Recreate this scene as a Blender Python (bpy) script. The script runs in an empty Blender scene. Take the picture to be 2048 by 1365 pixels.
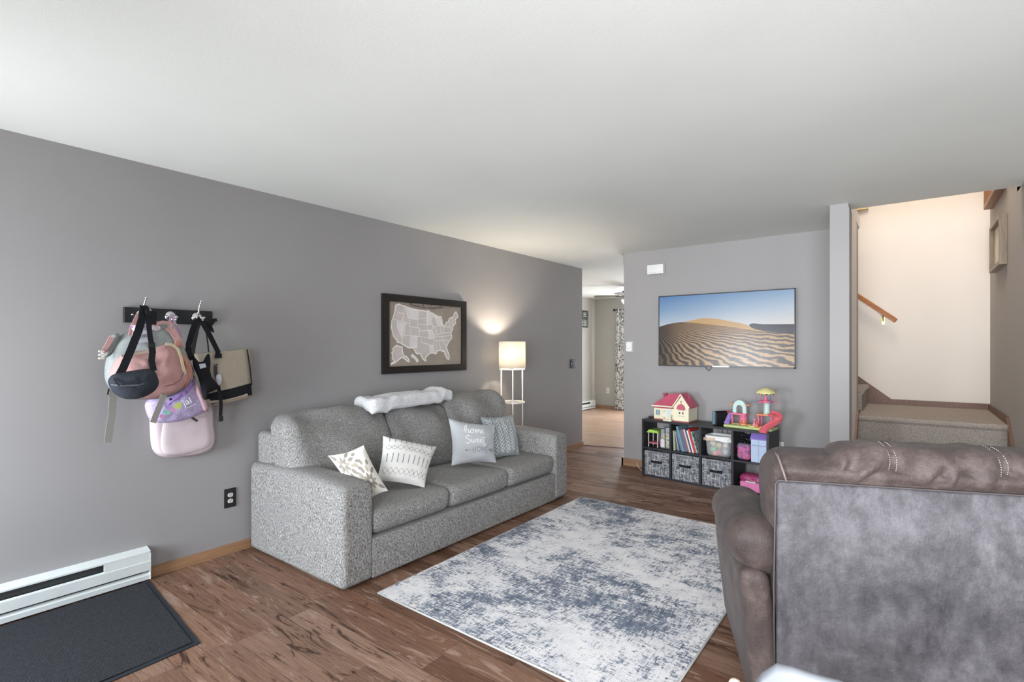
import bpy, math, random
from mathutils import Vector, Matrix, noise
random.seed(7)
sc = bpy.context.scene
C = sc.collection
PI = math.pi

# ------------------------------------------------------------------ camera
F = 1035.0; TH = math.radians(37.46); CAMZ = 1.36; HY = 695.0
cd = bpy.data.cameras.new('camera'); cam = bpy.data.objects.new('camera', cd); C.objects.link(cam)
cd.sensor_width = 36; cd.lens = F / 2048 * 36; cd.shift_y = (HY - 682.5) / 2048
cd.clip_start = 0.05
cam.location = (0, 0, CAMZ); cam.rotation_euler = (PI / 2, 0, TH)
sc.camera = cam
sc.view_settings.view_transform = 'Standard'; sc.view_settings.look = 'None'
sc.view_settings.exposure = 0.0; sc.view_settings.gamma = 1.0; sc.view_settings.use_curve_mapping = False
sc.cycles.max_bounces = 10; sc.cycles.diffuse_bounces = 6

# ------------------------------------------------------------------ world, daylight through the windows, added fill lamps
w = bpy.data.worlds.new('world'); sc.world = w; w.use_nodes = True
w.node_tree.nodes['Background'].inputs[0].default_value = (0.75, 0.86, 1, 1)
w.node_tree.nodes['Background'].inputs[1].default_value = 1.0

def area(name, loc, rot, sx, sy, power, col, spread=PI):
    d = bpy.data.lights.new(name, 'AREA'); d.shape = 'RECTANGLE'; d.size = sx; d.size_y = sy
    d.energy = power; d.color = col; d.spread = spread
    o = bpy.data.objects.new(name, d); o.location = loc; o.rotation_euler = rot; C.objects.link(o)
    return o
def point(name, loc, power, col, r=0.05):
    d = bpy.data.lights.new(name, 'POINT'); d.energy = power; d.color = col; d.shadow_soft_size = r
    o = bpy.data.objects.new(name, d); o.location = loc; C.objects.link(o)
    return o
DAY = (0.90, 0.95, 1.0)
WX = [(-3.30, -2.35, 0.25, 2.05), (-0.95, 1.38, 0.45, 2.15)]       # openings in the wall behind the camera: glass door, wide window
area('daylight_door', (-2.82, -1.27, 0.95), (PI / 2 - .32, 0, 0), 0.93, 1.4, 74, (.80, .90, 1), 2.6)
area('daylight_window', (0.22, -1.27, 1.30), (PI / 2 - .17, 0, 0), 2.2, 1.65, 116, (.88, .94, 1), 1.95)
area('side_window_fill', (2.12, 1.0, 1.35), (PI / 2 - .2, 0, PI / 2), 2.0, 1.4, 12, DAY)  # added fill from the right, to light the room more evenly
area('ceiling_fill_door', (-2.95, -1.26, 0.9), (PI / 2 + .42, 0, 0), 0.6, 1.2, 17, (1, .98, .94), 1.9)  # added lamp tilted up to brighten the ceiling near the door
area('ceiling_fill_window', (0.22, -1.26, 1.10), (PI / 2 + .16, 0, 0), 2.2, 1.2, 33, (1, .98, .94), 1.7)  # added lamp tilted up to lift the deeper ceiling
area('daylight_dining', (-3.6, 10.42, 1.25), (-PI / 2, 0, 0), 2.1, 1.9, 170, DAY)
point('upstairs_light', (-0.1, 5.3, 4.5), 90, (1.0, 0.94, 0.86), 0.2)

# ------------------------------------------------------------------ survey helper: a pixel of the 2048 x 1365 frame -> the point on a known plane
_s, _c = math.sin(TH), math.cos(TH)
SHX = 0.0        # moves a bag's survey plane away from the wall
def at(px, py, **k):
    u = (px - 1024) / F; v = (HY - py) / F
    r = (-_s + u * _c, _c + u * _s, v)
    (a, val), = k.items(); i = 'xyz'.index(a)
    if a == 'x': val += SHX
    t = (val - (CAMZ if a == 'z' else 0)) / r[i]
    return Vector((r[0] * t, r[1] * t, CAMZ + r[2] * t))

# ------------------------------------------------------------------ materials
def lin(c):
    return tuple(((x / 255 / 12.92) if x / 255 <= .04045 else ((x / 255 + .055) / 1.055) ** 2.4) for x in c)
class N:
    """tiny node helper"""
    def __init__(s, m): s.nt = m.node_tree; s.b = s.nt.nodes['Principled BSDF']
    def n(s, t, **k):
        x = s.nt.nodes.new(t)
        for a, v in k.items(): setattr(x, a, v)
        return x
    def l(s, a, b): s.nt.links.new(a, b)
    def math(s, op, a, b=None, c=None):
        x = s.n('ShaderNodeMath', operation=op)
        for i, v in enumerate((a, b, c)):
            if v is None: continue
            if isinstance(v, (int, float)): x.inputs[i].default_value = v
            else: s.l(v, x.inputs[i])
        return x.outputs[0]
    def coord(s, kind='Object', scale=(1, 1, 1), loc=(0, 0, 0), rot=(0, 0, 0)):
        tc = s.n('ShaderNodeTexCoord'); mp = s.n('ShaderNodeMapping')
        mp.inputs['Scale'].default_value = scale; mp.inputs['Location'].default_value = loc; mp.inputs['Rotation'].default_value = rot
        s.l(tc.outputs[kind], mp.inputs[0]); return mp.outputs[0]
    def noise(s, vec, scale, detail=3, rough=.5, dist=0):
        x = s.n('ShaderNodeTexNoise'); x.inputs['Scale'].default_value = scale; x.inputs['Detail'].default_value = detail
        x.inputs['Roughness'].default_value = rough; x.inputs['Distortion'].default_value = dist
        if vec is not None: s.l(vec, x.inputs['Vector'])
        return x.outputs[0]
    def ramp(s, fac, stops, interp='LINEAR'):
        x = s.n('ShaderNodeValToRGB'); x.color_ramp.interpolation = interp
        e = x.color_ramp.elements
        while len(e) < len(stops): e.new(0.5)
        for el, (p, c) in zip(e, stops):
            el.position = p; el.color = (*c, 1) if len(c) == 3 else c
        s.l(fac, x.inputs[0]); return x.outputs[0]
    def mix(s, fac, a, b, mode='MIX'):
        x = s.n('ShaderNodeMix', data_type='RGBA', blend_type=mode)
        for i, v in ((0, fac), (6, a), (7, b)):
            if isinstance(v, (int, float)): x.inputs[i].default_value = v
            elif isinstance(v, tuple): x.inputs[i].default_value = (*v, 1)
            else: s.l(v, x.inputs[i])
        return x.outputs[2]
    def bump(s, h, strength=.3, dist=.01):
        x = s.n('ShaderNodeBump'); x.inputs['Strength'].default_value = strength; x.inputs['Distance'].default_value = dist
        s.l(h, x.inputs['Height']); s.l(x.outputs[0], s.b.inputs['Normal'])
def newmat(name):
    m = bpy.data.materials.new(name); m.use_nodes = True; return m
_pm = {}
def P(col, rough=.6, metal=0, trans=0, alpha=1, spec=.5, emit=None, var=0.06, name=None):
    """plain material from an sRGB 0-255 colour, with faint procedural variation"""
    key = (col, rough, metal, trans, alpha, spec, emit, var)
    if key in _pm: return _pm[key]
    m = newmat(name or 'm_%d_%d_%d' % col); n = N(m); b = n.b; c = lin(col)
    if var and not trans:
        nz = n.noise(n.coord(), 9, 3)
        col_out = n.ramp(nz, [(.3, tuple(x * (1 - var) for x in c)), (.7, tuple(min(1, x * (1 + var)) for x in c))])
        n.l(col_out, b.inputs['Base Color'])
    else: b.inputs['Base Color'].default_value = (*c, 1)
    b.inputs['Roughness'].default_value = rough; b.inputs['Metallic'].default_value = metal
    b.inputs['Transmission Weight'].default_value = trans; b.inputs['Alpha'].default_value = alpha
    b.inputs['Specular IOR Level'].default_value = spec
    if emit:
        b.inputs['Emission Color'].default_value = (*lin(col), 1); b.inputs['Emission Strength'].default_value = emit
    _pm[key] = m; return m
def fabric(name, c1, c2, scale=120, stretch=(1, 1, 1), rough=.95, bump=.4, lo=.35, hi=.65, bd=.004, sheen=0.0, big=0, c3=None):
    m = newmat(name); n = N(m)
    v = n.coord(scale=stretch); nz = n.noise(v, scale, 3, .6)
    col = n.ramp(nz, [(lo, lin(c1)), (hi, lin(c2))])
    if big:
        nb = n.noise(n.coord(), big, 5, .6)
        col = n.mix(n.ramp(nb, [(.38, (0, 0, 0)), (.62, (1, 1, 1))]), col, lin(c3))
    n.l(col, n.b.inputs['Base Color']); n.b.inputs['Roughness'].default_value = rough
    n.b.inputs['Specular IOR Level'].default_value = .2
    n.b.inputs['Sheen Weight'].default_value = sheen
    n.bump(nz, bump, bd); return m
def wood(name, c1, c2, axis=0, scale=6, rough=.45):
    m = newmat(name); n = N(m); st = [14, 14, 14]; st[axis] = 1
    nz = n.noise(n.coord(scale=tuple(st)), scale, 4, .6, .4)
    n.l(n.ramp(nz, [(.3, lin(c1)), (.7, lin(c2))]), n.b.inputs['Base Color']); n.b.inputs['Roughness'].default_value = rough
    return m

def paint(name, col, var=.03, bump=.08):
    m = newmat(name); n = N(m); c = lin(col)
    nz = n.noise(n.coord(), 1.3, 3)
    n.l(n.ramp(nz, [(.3, tuple(x * (1 - var) for x in c)), (.7, tuple(x * (1 + var) for x in c))]), n.b.inputs['Base Color'])
    n.b.inputs['Roughness'].default_value = .75; n.b.inputs['Specular IOR Level'].default_value = .3
    n.bump(n.noise(n.coord(), 260, 2), bump, .002); return m
M_WALL = paint('grey_wall_paint', (158, 155, 155))
M_CEIL = paint('ceiling_paint', (221, 223, 219), bump=.2)
M_CREAM = paint('stair_wall_paint', (222, 214, 206))
M_DINE = paint('dining_wall_paint', (178, 176, 170))
M_BASE = wood('oak_baseboard', (150, 112, 82), (176, 138, 104), 1, 4)
M_BASEX = wood('oak_baseboard_cross', (140, 108, 84), (170, 136, 108), 0, 4)
M_DARKWOOD = wood('dark_stair_wood', (84, 56, 42), (118, 80, 58), 1, 4)
M_RAIL = wood('oak_handrail', (140, 84, 42), (170, 108, 60), 0, 4, .35)
M_BLACK = P((26, 26, 29), .5)
M_BLKFAB = fabric('black_fabric', (22, 22, 26), (44, 45, 50), 300, bump=.3)
M_WHITE = P((232, 232, 230), .45)
M_CHROME = P((225, 225, 225), .15, 1.0, var=0)

def plank_mat(name, pw, pl, cols, dark, lightc, rough=.38, streak=1.0):
    m = newmat(name); n = N(m)
    tc = n.n('ShaderNodeTexCoord'); sp = n.n('ShaderNodeSeparateXYZ'); n.l(tc.outputs['Object'], sp.inputs[0])
    x, y = sp.outputs[0], sp.outputs[1]
    row = n.math('FLOOR', n.math('DIVIDE', y, pw))
    wn = n.n('ShaderNodeTexWhiteNoise', noise_dimensions='1D'); n.l(row, wn.inputs['W'])
    xs = n.math('ADD', n.math('DIVIDE', x, pl), n.math('MULTIPLY', wn.outputs[0], 7.3))
    ix = n.math('FLOOR', xs)
    cb = n.n('ShaderNodeCombineXYZ'); n.l(row, cb.inputs[0]); n.l(ix, cb.inputs[1])
    w2 = n.n('ShaderNodeTexWhiteNoise', noise_dimensions='2D'); n.l(cb.outputs[0], w2.inputs['Vector'])
    plankc = n.ramp(w2.outputs[0], [(i / (len(cols) - 1), lin(c)) for i, c in enumerate(cols)])
    off = n.n('ShaderNodeVectorMath', operation='MULTIPLY_ADD'); off.inputs[1].default_value = (5.1, 3.7, 0); n.l(w2.outputs[1], off.inputs[0]); n.l(tc.outputs['Object'], off.inputs[2])
    def st(sx, sy):
        mp = n.n('ShaderNodeMapping'); mp.inputs['Scale'].default_value = (sx, sy, 1); n.l(off.outputs[0], mp.inputs[0]); return mp.outputs[0]
    grain = n.noise(st(2.4, 70), 1.8, 6, .7, .8)
    patch = n.noise(st(2.0, 11), 1.25, 6, .7, 1.4)
    fine = n.noise(st(8, 240), 1.0, 2)
    col = n.mix(n.ramp(grain, [(.42, (0, 0, 0)), (.75, (.55 * streak,) * 3)]), plankc, lin(dark))
    col = n.mix(n.ramp(patch, [(.56, (0, 0, 0)), (.63, (.8 * streak,) * 3)]), col, lin(dark))
    col = n.mix(n.ramp(patch, [(.36, (.6 * streak,) * 3), (.44, (0, 0, 0))]), col, lin(lightc))
    col = n.mix(n.math('MULTIPLY', fine, .35), col, lin(dark))
    fy = n.math('FRACT', n.math('DIVIDE', y, pw)); fx = n.math('FRACT', xs)
    sy = n.math('LESS_THAN', fy, .0025 / pw); sx = n.math('LESS_THAN', fx, .002 / pl)
    seam = n.math('MULTIPLY', n.math('MAXIMUM', sy, sx), .65)
    col = n.mix(seam, col, lin((50, 36, 30)))
    n.l(col, n.b.inputs['Base Color'])
    n.l(n.ramp(grain, [(.3, (rough * .85,) * 3), (.7, (rough * 1.3,) * 3)]), n.b.inputs['Roughness'])
    n.b.inputs['Specular IOR Level'].default_value = .2
    n.bump(n.math('ADD', grain, n.math('MULTIPLY', fine, .5)), .12, .002); return m
M_FLOOR = plank_mat('brown_plank_floor', .125, .9, [(130, 94, 74), (158, 122, 101), (98, 67, 49), (168, 136, 116), (114, 79, 60)], (56, 35, 25), (180, 154, 137), .42, 1.1)
M_FLOOR2 = plank_mat('dining_plank_floor', .07, .6, [(178, 146, 124), (192, 162, 140), (166, 136, 114)], (130, 100, 80), (212, 190, 170), .3, .6)

# ------------------------------------------------------------------ mesh builder
class MB:
    def __init__(s): s.v = []; s.f = []; s.m = []; s.sm = []
    def add(s, vs, fs, m=0, smooth=False, xf=None):
        o = len(s.v)
        for p in vs:
            p = Vector(p); s.v.append(xf @ p if xf is not None else p)
        for f in fs: s.f.append([i + o for i in f]); s.m.append(m); s.sm.append(smooth)
        return s
    def box(s, x0, y0, z0, x1, y1, z1, m=0, xf=None):
        vs = [(x, y, z) for x in (x0, x1) for y in (y0, y1) for z in (z0, z1)]
        return s.add(vs, [(0, 1, 3, 2), (4, 6, 7, 5), (0, 4, 5, 1), (2, 3, 7, 6), (0, 2, 6, 4), (1, 5, 7, 3)], m, False, xf)
    def soft(s, c, size, r=.02, n=4, puff=(0, 0, 0), fn=None, m=0, xf=None, rs=3, smooth=True):
        h = [max(a / 2, 1e-4) for a in size]; r = min(r, min(h) * .999)
        def coords(hh):
            inn = hh - r; L = []
            for i in range(rs): L.append(-inn - r * math.tan(PI / 4 * (1 - i / rs)))
            for i in range(n + 1): L.append(-inn + 2 * inn * i / n)
            for i in range(1, rs + 1): L.append(inn + r * math.tan(PI / 4 * i / rs))
            return L
        cs = [coords(hh) for hh in h]; K = n + 1 + 2 * rs; idx = {}; vs = []; fs = []
        def vid(i, j, k):
            key = (i, j, k)
            if key in idx: return idx[key]
            p = [cs[0][i], cs[1][j], cs[2][k]]
            q = [max(-(h[a] - r), min(h[a] - r, p[a])) for a in range(3)]
            d = Vector([p[a] - q[a] for a in range(3)])
            if d.length > 1e-9: d = d.normalized() * r
            p = Vector(q) + d
            a = [p[t] / h[t] for t in range(3)]
            e = [max(0, 1 - t * t) for t in a]
            p = Vector((p.x + puff[0] * a[0] * e[1] * e[2], p.y + puff[1] * a[1] * e[0] * e[2], p.z + puff[2] * a[2] * e[0] * e[1]))
            if fn: p = Vector(fn(p))
            idx[key] = len(vs); vs.append(p + Vector(c)); return idx[key]
        E_ = K - 1
        for i in range(E_):
            for j in range(E_):
                fs.append((vid(i, j, 0), vid(i, j + 1, 0), vid(i + 1, j + 1, 0), vid(i + 1, j, 0)))
                fs.append((vid(i, j, E_), vid(i + 1, j, E_), vid(i + 1, j + 1, E_), vid(i, j + 1, E_)))
                fs.append((vid(i, 0, j), vid(i + 1, 0, j), vid(i + 1, 0, j + 1), vid(i, 0, j + 1)))
                fs.append((vid(i, E_, j), vid(i, E_, j + 1), vid(i + 1, E_, j + 1), vid(i + 1, E_, j)))
                fs.append((vid(0, i, j), vid(0, i, j + 1), vid(0, i + 1, j + 1), vid(0, i + 1, j)))
                fs.append((vid(E_, i, j), vid(E_, i + 1, j), vid(E_, i + 1, j + 1), vid(E_, i, j + 1)))
        return s.add(vs, fs, m, smooth, xf)
    def sweep(s, path, sec, up=None, m=0, smooth=True, closed=False, xf=None, scale=None):
        """sweep a closed 2D section along a path"""
        path = [Vector(p) for p in path]; n = len(path); k = len(sec); vs = []; prev = None
        for i, p in enumerate(path):
            if closed: t = path[(i + 1) % n] - path[i - 1]
            else: t = path[min(i + 1, n - 1)] - path[max(i - 1, 0)]
            t = t.normalized() if t.length > 1e-9 else Vector((0, 0, 1))
            if up is not None: a = Vector(up[i] if isinstance(up, list) else up)
            elif prev is not None: a = prev
            else: a = Vector((0, 0, 1)) if abs(t.z) < .9 else Vector((1, 0, 0))
            b = t.cross(a)
            if b.length < 1e-6: b = t.orthogonal()
            b.normalize(); a = b.cross(t).normalized(); prev = a
            q = scale[i] if scale else 1
            for (u, v) in sec: vs.append(p + b * (u * q) + a * (v * q))
        fs = []
        for i in range(n if closed else n - 1):
            for j in range(k):
                fs.append((i * k + j, i * k + (j + 1) % k, ((i + 1) % n) * k + (j + 1) % k, ((i + 1) % n) * k + j))
        if not closed: fs.append(tuple(range(k))[::-1]); fs.append(tuple((n - 1) * k + j for j in range(k)))
        return s.add(vs, fs, m, smooth, xf)
    def tube(s, path, r, seg=8, m=0, closed=False, xf=None, scale=None):
        return s.sweep(path, [(r * math.cos(2 * PI * j / seg), r * math.sin(2 * PI * j / seg)) for j in range(seg)], None, m, True, closed, xf, scale)
    def strap(s, path, width, thick, up, m=0, closed=False, xf=None):
        """flat strap; `up` = the direction its flat face looks at"""
        w2, t2 = width / 2, thick / 2
        return s.sweep(path, [(-w2, -t2), (w2, -t2), (w2, t2), (-w2, t2)], up, m, False, closed, xf)
    def lathe(s, prof, c=(0, 0, 0), seg=20, m=0, xf=None, smooth=True, ax='z'):
        vs = []; n = len(prof)
        for r, z in prof:
            for j in range(seg):
                a = 2 * PI * j / seg
                p = (r * math.cos(a), r * math.sin(a), z)
                if ax == 'x': p = (p[2], p[0], p[1])
                if ax == 'y': p = (p[0], p[2], p[1])
                vs.append(Vector(c) + Vector(p))
        fs = [(i * seg + j, i * seg + (j + 1) % seg, (i + 1) * seg + (j + 1) % seg, (i + 1) * seg + j) for i in range(n - 1) for j in range(seg)]
        fs.append(tuple(range(seg))[::-1]); fs.append(tuple((n - 1) * seg + j for j in range(seg)))
        return s.add(vs, fs, m, smooth, xf)
    def prism(s, pts, d, m=0, xf=None):
        """polygon (3D points, planar) extruded by vector d"""
        pts = [Vector(p) for p in pts]; n = len(pts); d = Vector(d)
        return s.add(pts + [p + d for p in pts], [tuple(range(n))[::-1], tuple(range(n, 2 * n))] + [(i, (i + 1) % n, n + (i + 1) % n, n + i) for i in range(n)], m, False, xf)
    def puffy(s, pts, nrm, tf, tb=.01, rings=8, pw=2.2, q=.5, m=0, fn=None, cen=None, sub=3):
        """closed cushion-like body grown from an outline: front bulge tf along nrm, back bulge tb"""
        pts = [Vector(p) for p in pts]; nrm = Vector(nrm).normalized()
        P2 = []
        n0 = len(pts)
        for i in range(n0):                                     # smooth the outline (Catmull-Rom)
            a, b, c, d = pts[i - 1], pts[i], pts[(i + 1) % n0], pts[(i + 2) % n0]
            for k in range(sub):
                t = k / sub
                P2.append(.5 * ((2 * b) + (c - a) * t + (2 * a - 5 * b + 4 * c - d) * t * t + (3 * b - a - 3 * c + d) * t ** 3))
        n = len(P2); cc = cen if cen is not None else sum(P2, Vector()) / n
        cc = Vector(cc); vs = []
        for side, t in ((1, tf), (-1, tb)):
            for r in range(rings + (1 if side == 1 else 0)):
                sr = 1 - r / (rings + .5) if side == 1 else 1 - (r + 1) / (rings + .5)
                h = t * max(0, 1 - sr ** pw) ** q * side
                for p in P2:
                    x = cc + (p - cc) * sr + nrm * h
                    if fn and side == 1: x = Vector(fn(x, sr))
                    vs.append(x)
        fs = []; R1 = rings + 1
        for r in range(rings):
            for j in range(n): fs.append((r * n + j, r * n + (j + 1) % n, (r + 1) * n + (j + 1) % n, (r + 1) * n + j))
        fs.append(tuple(rings * n + j for j in range(n)))
        base = R1 * n
        for j in range(n): fs.append((j, base + j, base + (j + 1) % n, (j + 1) % n))
        for r in range(rings - 1):
            for j in range(n): fs.append((base + r * n + j, base + (r + 1) * n + j, base + (r + 1) * n + (j + 1) % n, base + r * n + (j + 1) % n))
        fs.append(tuple(base + (rings - 1) * n + j for j in range(n))[::-1])
        return s.add(vs, fs, m, True)
    def build(s, name, mats, parent=None, world=True, origin=None, label=None):
        me = bpy.data.meshes.new(name)
        mats = mats if isinstance(mats, (list, tuple)) else [mats]
        vs = s.v; loc = Vector((0, 0, 0))
        if parent is not None and world:
            inv = wmat(parent).inverted(); vs = [inv @ v for v in vs]
        elif parent is None:
            if origin is None:
                lo = [min(v[i] for v in vs) for i in range(3)]; hi = [max(v[i] for v in vs) for i in range(3)]
                origin = ((lo[0] + hi[0]) / 2, (lo[1] + hi[1]) / 2, lo[2])
            loc = Vector(origin); vs = [v - loc for v in vs]
        me.from_pydata([tuple(v) for v in vs], [], s.f)
        for m in mats: me.materials.append(m)
        me.polygons.foreach_set('material_index', s.m); me.polygons.foreach_set('use_smooth', s.sm)
        me.validate(); me.update()
        o = bpy.data.objects.new(name, me); C.objects.link(o); o.location = loc
        if parent is not None: o.parent = parent
        if label: o['label'] = label
        return o
def wmat(o):
    m = Matrix.Translation(o.location) @ o.rotation_euler.to_matrix().to_4x4()
    return wmat(o.parent) @ m if o.parent else m
def tag(o, label, cat, group=None, kind=None):
    o['label'] = label; o['category'] = cat
    if group: o['group'] = group
    if kind: o['kind'] = kind
    return o
def thing(name, loc, label, cat, rz=0, group=None):
    o = bpy.data.objects.new(name, None); o.empty_display_size = .05; C.objects.link(o)
    o.location = loc; o.rotation_euler = (0, 0, rz); return tag(o, label, cat, group)
def struct(name, mb, mats, label=None):
    o = mb.build(name, mats, None, origin=(0, 0, 0)); o['kind'] = 'structure'
    if label: o['label'] = label
    return o
def text_mesh(s, size, extrude=.0006, align='CENTER', space=1.0):
    """polygons of a line of text in the XY plane, as (verts, faces)"""
    cu = bpy.data.curves.new('lettering', 'FONT'); cu.body = s; cu.size = size; cu.extrude = extrude; cu.align_x = align
    cu.space_character = space; cu.resolution_u = 3
    o = bpy.data.objects.new('lettering', cu); C.objects.link(o)
    bpy.context.view_layer.update()
    me = o.evaluated_get(bpy.context.evaluated_depsgraph_get()).to_mesh()
    vs = [v.co.copy() for v in me.vertices]; fs = [tuple(p.vertices) for p in me.polygons]
    o.to_mesh_clear(); bpy.data.objects.remove(o); bpy.data.curves.remove(cu)
    return vs, fs
def frame_xf(o, xdir, ydir):
    x = Vector(xdir).normalized(); z = x.cross(Vector(ydir)).normalized(); y = z.cross(x)
    m = Matrix.Identity(4)
    for i in range(3): m[i][0] = x[i]; m[i][1] = y[i]; m[i][2] = z[i]; m[i][3] = o[i]
    return m
def circ(r, n=24, c=(0, 0), a0=0, a1=2 * PI): return [(c[0] + r * math.cos(a0 + (a1 - a0) * i / n), c[1] + r * math.sin(a0 + (a1 - a0) * i / n)) for i in range(n)]
def nz(p, s=1.0, o=0.0): return noise.noise(Vector((p[0] * s + o, p[1] * s + o * 1.7, p[2] * s - o)))

#SECTION_STRUCTURE
# ------------------------------------------------------------------ the room
H = 2.44
struct('floor', MB().box(-4.2, -1.45, -.1, 2.3, 6.30, 0).prism([(-4.2, 6.30, -.1), (-3.60, 6.30, -.1), (-2.45, 6.62, -.1), (2.3, 6.62, -.1), (2.3, 6.30, -.1)], (0, 0, .1)), M_FLOOR)
struct('floor_dining', MB().prism([(-5.9, 6.30, -.102), (-3.60, 6.30, -.102), (-2.45, 6.62, -.102), (-2.0, 6.62, -.102), (-2.0, 10.6, -.102), (-5.9, 10.6, -.102)], (0, 0, .1)), M_FLOOR2)
mb = MB(); mb.strap([(-3.62, 6.297, .002), (-3.1, 6.44, .002), (-2.50, 6.61, .002)], .035, .008, (0, 0, 1))
struct('trim_transition', mb, wood('transition_strip', (96, 68, 54), (120, 88, 70), 0))
# ceiling: living room (opening over the stairs from y = 4.83) and dining room
mb = MB(); mb.box(-3.7, -1.45, H, 2.3, 4.83, H + .1); mb.box(-3.7, 4.83, H, -.353, 5.66, H + .1); mb.box(-3.7, 5.66, H, -2.5, 6.62, H + .1)
mb.box(-5.75, 6.33, H, -3.7, 10.55, H + .1); mb.box(-3.7, 6.62, H, -2.3, 10.55, H + .1); mb.box(.60, 4.83, H, 2.3, 5.0, H + .1)
struct('ceiling', mb, M_CEIL)
struct('wall_left', MB().box(-3.70, -1.45, 0, -3.56, 6.23, H), M_WALL)
struct('wall_dining_near', MB().box(-5.75, 6.23, 0, -3.70, 6.33, H), M_DINE)
struct('wall_dining_left', MB().box(-5.75, 6.33, 0, -5.60, 10.55, H), M_DINE)
mb = MB(); mb.box(-5.60, 10.40, 0, -4.75, 10.55, H); mb.box(-4.75, 10.40, 2.1, -2.45, 10.55, H); mb.box(-4.75, 10.40, 0, -2.45, 10.55, .12); mb.box(-2.45, 10.40, 0, -2.3, 10.55, H)
struct('wall_dining_far', mb, M_DINE)
struct('wall_dining_right', MB().box(-2.45, 6.62, 0, -2.3, 10.40, H), M_DINE)
mb = MB(); mb.box(-2.61, 5.53, 0, -.476, 5.65, H)
struct('wall_back', mb, M_WALL)
struct('wall_hall_right', MB().box(-2.61, 5.65, 0, -2.48, 6.62, H), M_WALL)
# wing wall beside the stairs: grey towards the room, warm paint inside the stairwell
mb = MB(); mb.box(-.476, 4.60, 0, -.356, 5.53, H)
struct('wall_wing', mb, M_WALL)
mb = MB(); mb.box(-.357, 4.83, 0, -.352, 5.30, 4.9); mb.box(-.476, 5.295, 0, -.352, 5.30, 4.9); mb.box(-2.48, 5.648, H, -.476, 5.656, 4.9); mb.box(-.476, 4.83, H + .1, -.357, 5.30, 4.9)
mb.box(-.478, 5.30, 0, -.470, 5.66, 4.9)
struct('wall_stairwell_left', mb, M_CREAM)
struct('trim_opening', MB().box(-.356, 4.601, 0, -.3515, 4.83, H - .03), M_WALL)
struct('wall_stairwell_far', MB().box(-2.6, 6.50, 0, .75, 6.62, 4.9), M_CREAM)
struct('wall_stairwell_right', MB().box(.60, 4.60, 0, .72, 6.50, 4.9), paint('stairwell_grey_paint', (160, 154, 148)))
mb = MB(); mb.box(-2.6, 4.72, H + .1, .72, 4.83, 4.9); mb.box(-2.61, 5.66, H, -2.5, 6.5, 4.9)
struct('wall_upstairs', mb, M_CREAM)
struct('ceiling_upstairs', MB().box(-2.7, 4.7, 4.9, .8, 6.7, 5.0), M_CEIL)
struct('wall_stair_side', MB().box(.72, 4.60, 0, 2.3, 4.72, H), M_WALL)
mb = MB(); mb.box(2.15, -1.45, 0, 2.3, 4.60, .6); mb.box(2.15, -1.45, 2.1, 2.3, 4.6, H); mb.box(2.15, -1.45, .6, 2.3, -.1, 2.1); mb.box(2.15, 2.1, .6, 2.3, 4.6, 2.1)
struct('wall_right', mb, M_WALL)
mb = MB(); xs = [-3.56] + [a for q in WX for a in q[:2]] + [2.15]
for i in range(0, len(xs), 2): mb.box(xs[i], -1.45, 0, xs[i + 1], -1.30, H)
for (a, b, z0, z1) in WX: mb.box(a, -1.45, 0, b, -1.30, z0); mb.box(a, -1.45, z1, b, -1.30, H)
struct('wall_front', mb, M_WALL)
GL = P((255, 255, 255), .02, 0, 1.0, var=0)
def window(i, x0, x1, z0, z1, nm=3):
    mb = MB(); fw = .05; Y0, Y1 = -1.44, -1.36
    mb.box(x0, Y0, z0, x1, Y1, z0 + fw); mb.box(x0, Y0, z1 - fw, x1, Y1, z1)
    for k in range(nm + 1):
        xx = x0 + (x1 - x0 - fw) * k / nm; mb.box(xx, Y0, z0 + fw, xx + fw, Y1, z1 - fw)
    o = mb.build('window_%d' % i, M_WHITE, None); o['kind'] = 'structure'
window(1, *WX[0], nm=1); window(2, *WX[1])
mb = MB()
for (a, b) in ((-.1, -.05), (.97, 1.02), (2.05, 2.1)): mb.box(2.2, a, .6, 2.27, b, 2.1)
mb.box(2.2, -.05, .6, 2.27, 2.05, .65); mb.box(2.2, -.05, 2.05, 2.27, 2.05, 2.1)
o = mb.build('window_3', M_WHITE, None); o['kind'] = 'structure'  # unseen window, put in so the side fill has an opening
mb = MB()
for a in (-4.75, -3.63, -2.5): mb.box(a, 10.47, .12, a + .05, 10.53, 2.1)
mb.box(-4.70, 10.47, .12, -2.5, 10.53, .17); mb.box(-4.70, 10.47, 2.05, -2.5, 10.53, 2.1)
o = mb.build('window_4', M_WHITE, None); o['kind'] = 'structure'
# baseboards
struct('baseboard_left', MB().box(-3.56, 1.125, 0, -3.545, 6.245, .062), M_BASE)
struct('baseboard_hall', MB().box(-2.63, 5.512, 0, -2.61, 6.3, .09), M_BASE)
struct('baseboard_back', MB().box(-2.63, 5.512, 0, -.476, 5.53, .085), M_BASEX)
struct('baseboard_wing', MB().box(-.49, 4.585, 0, -.476, 5.512, .085), M_BASE)
struct('baseboard_wing_end', MB().box(-.49, 4.585, 0, -.352, 4.60, .085), M_BASEX)
struct('baseboard_dining_far', MB().box(-5.60, 10.382, 0, -4.75, 10.40, .07), M_BASEX)
struct('baseboard_dining_left', MB().box(-5.60, 6.33, 0, -5.585, 9.05, .07), M_BASE)

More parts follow.
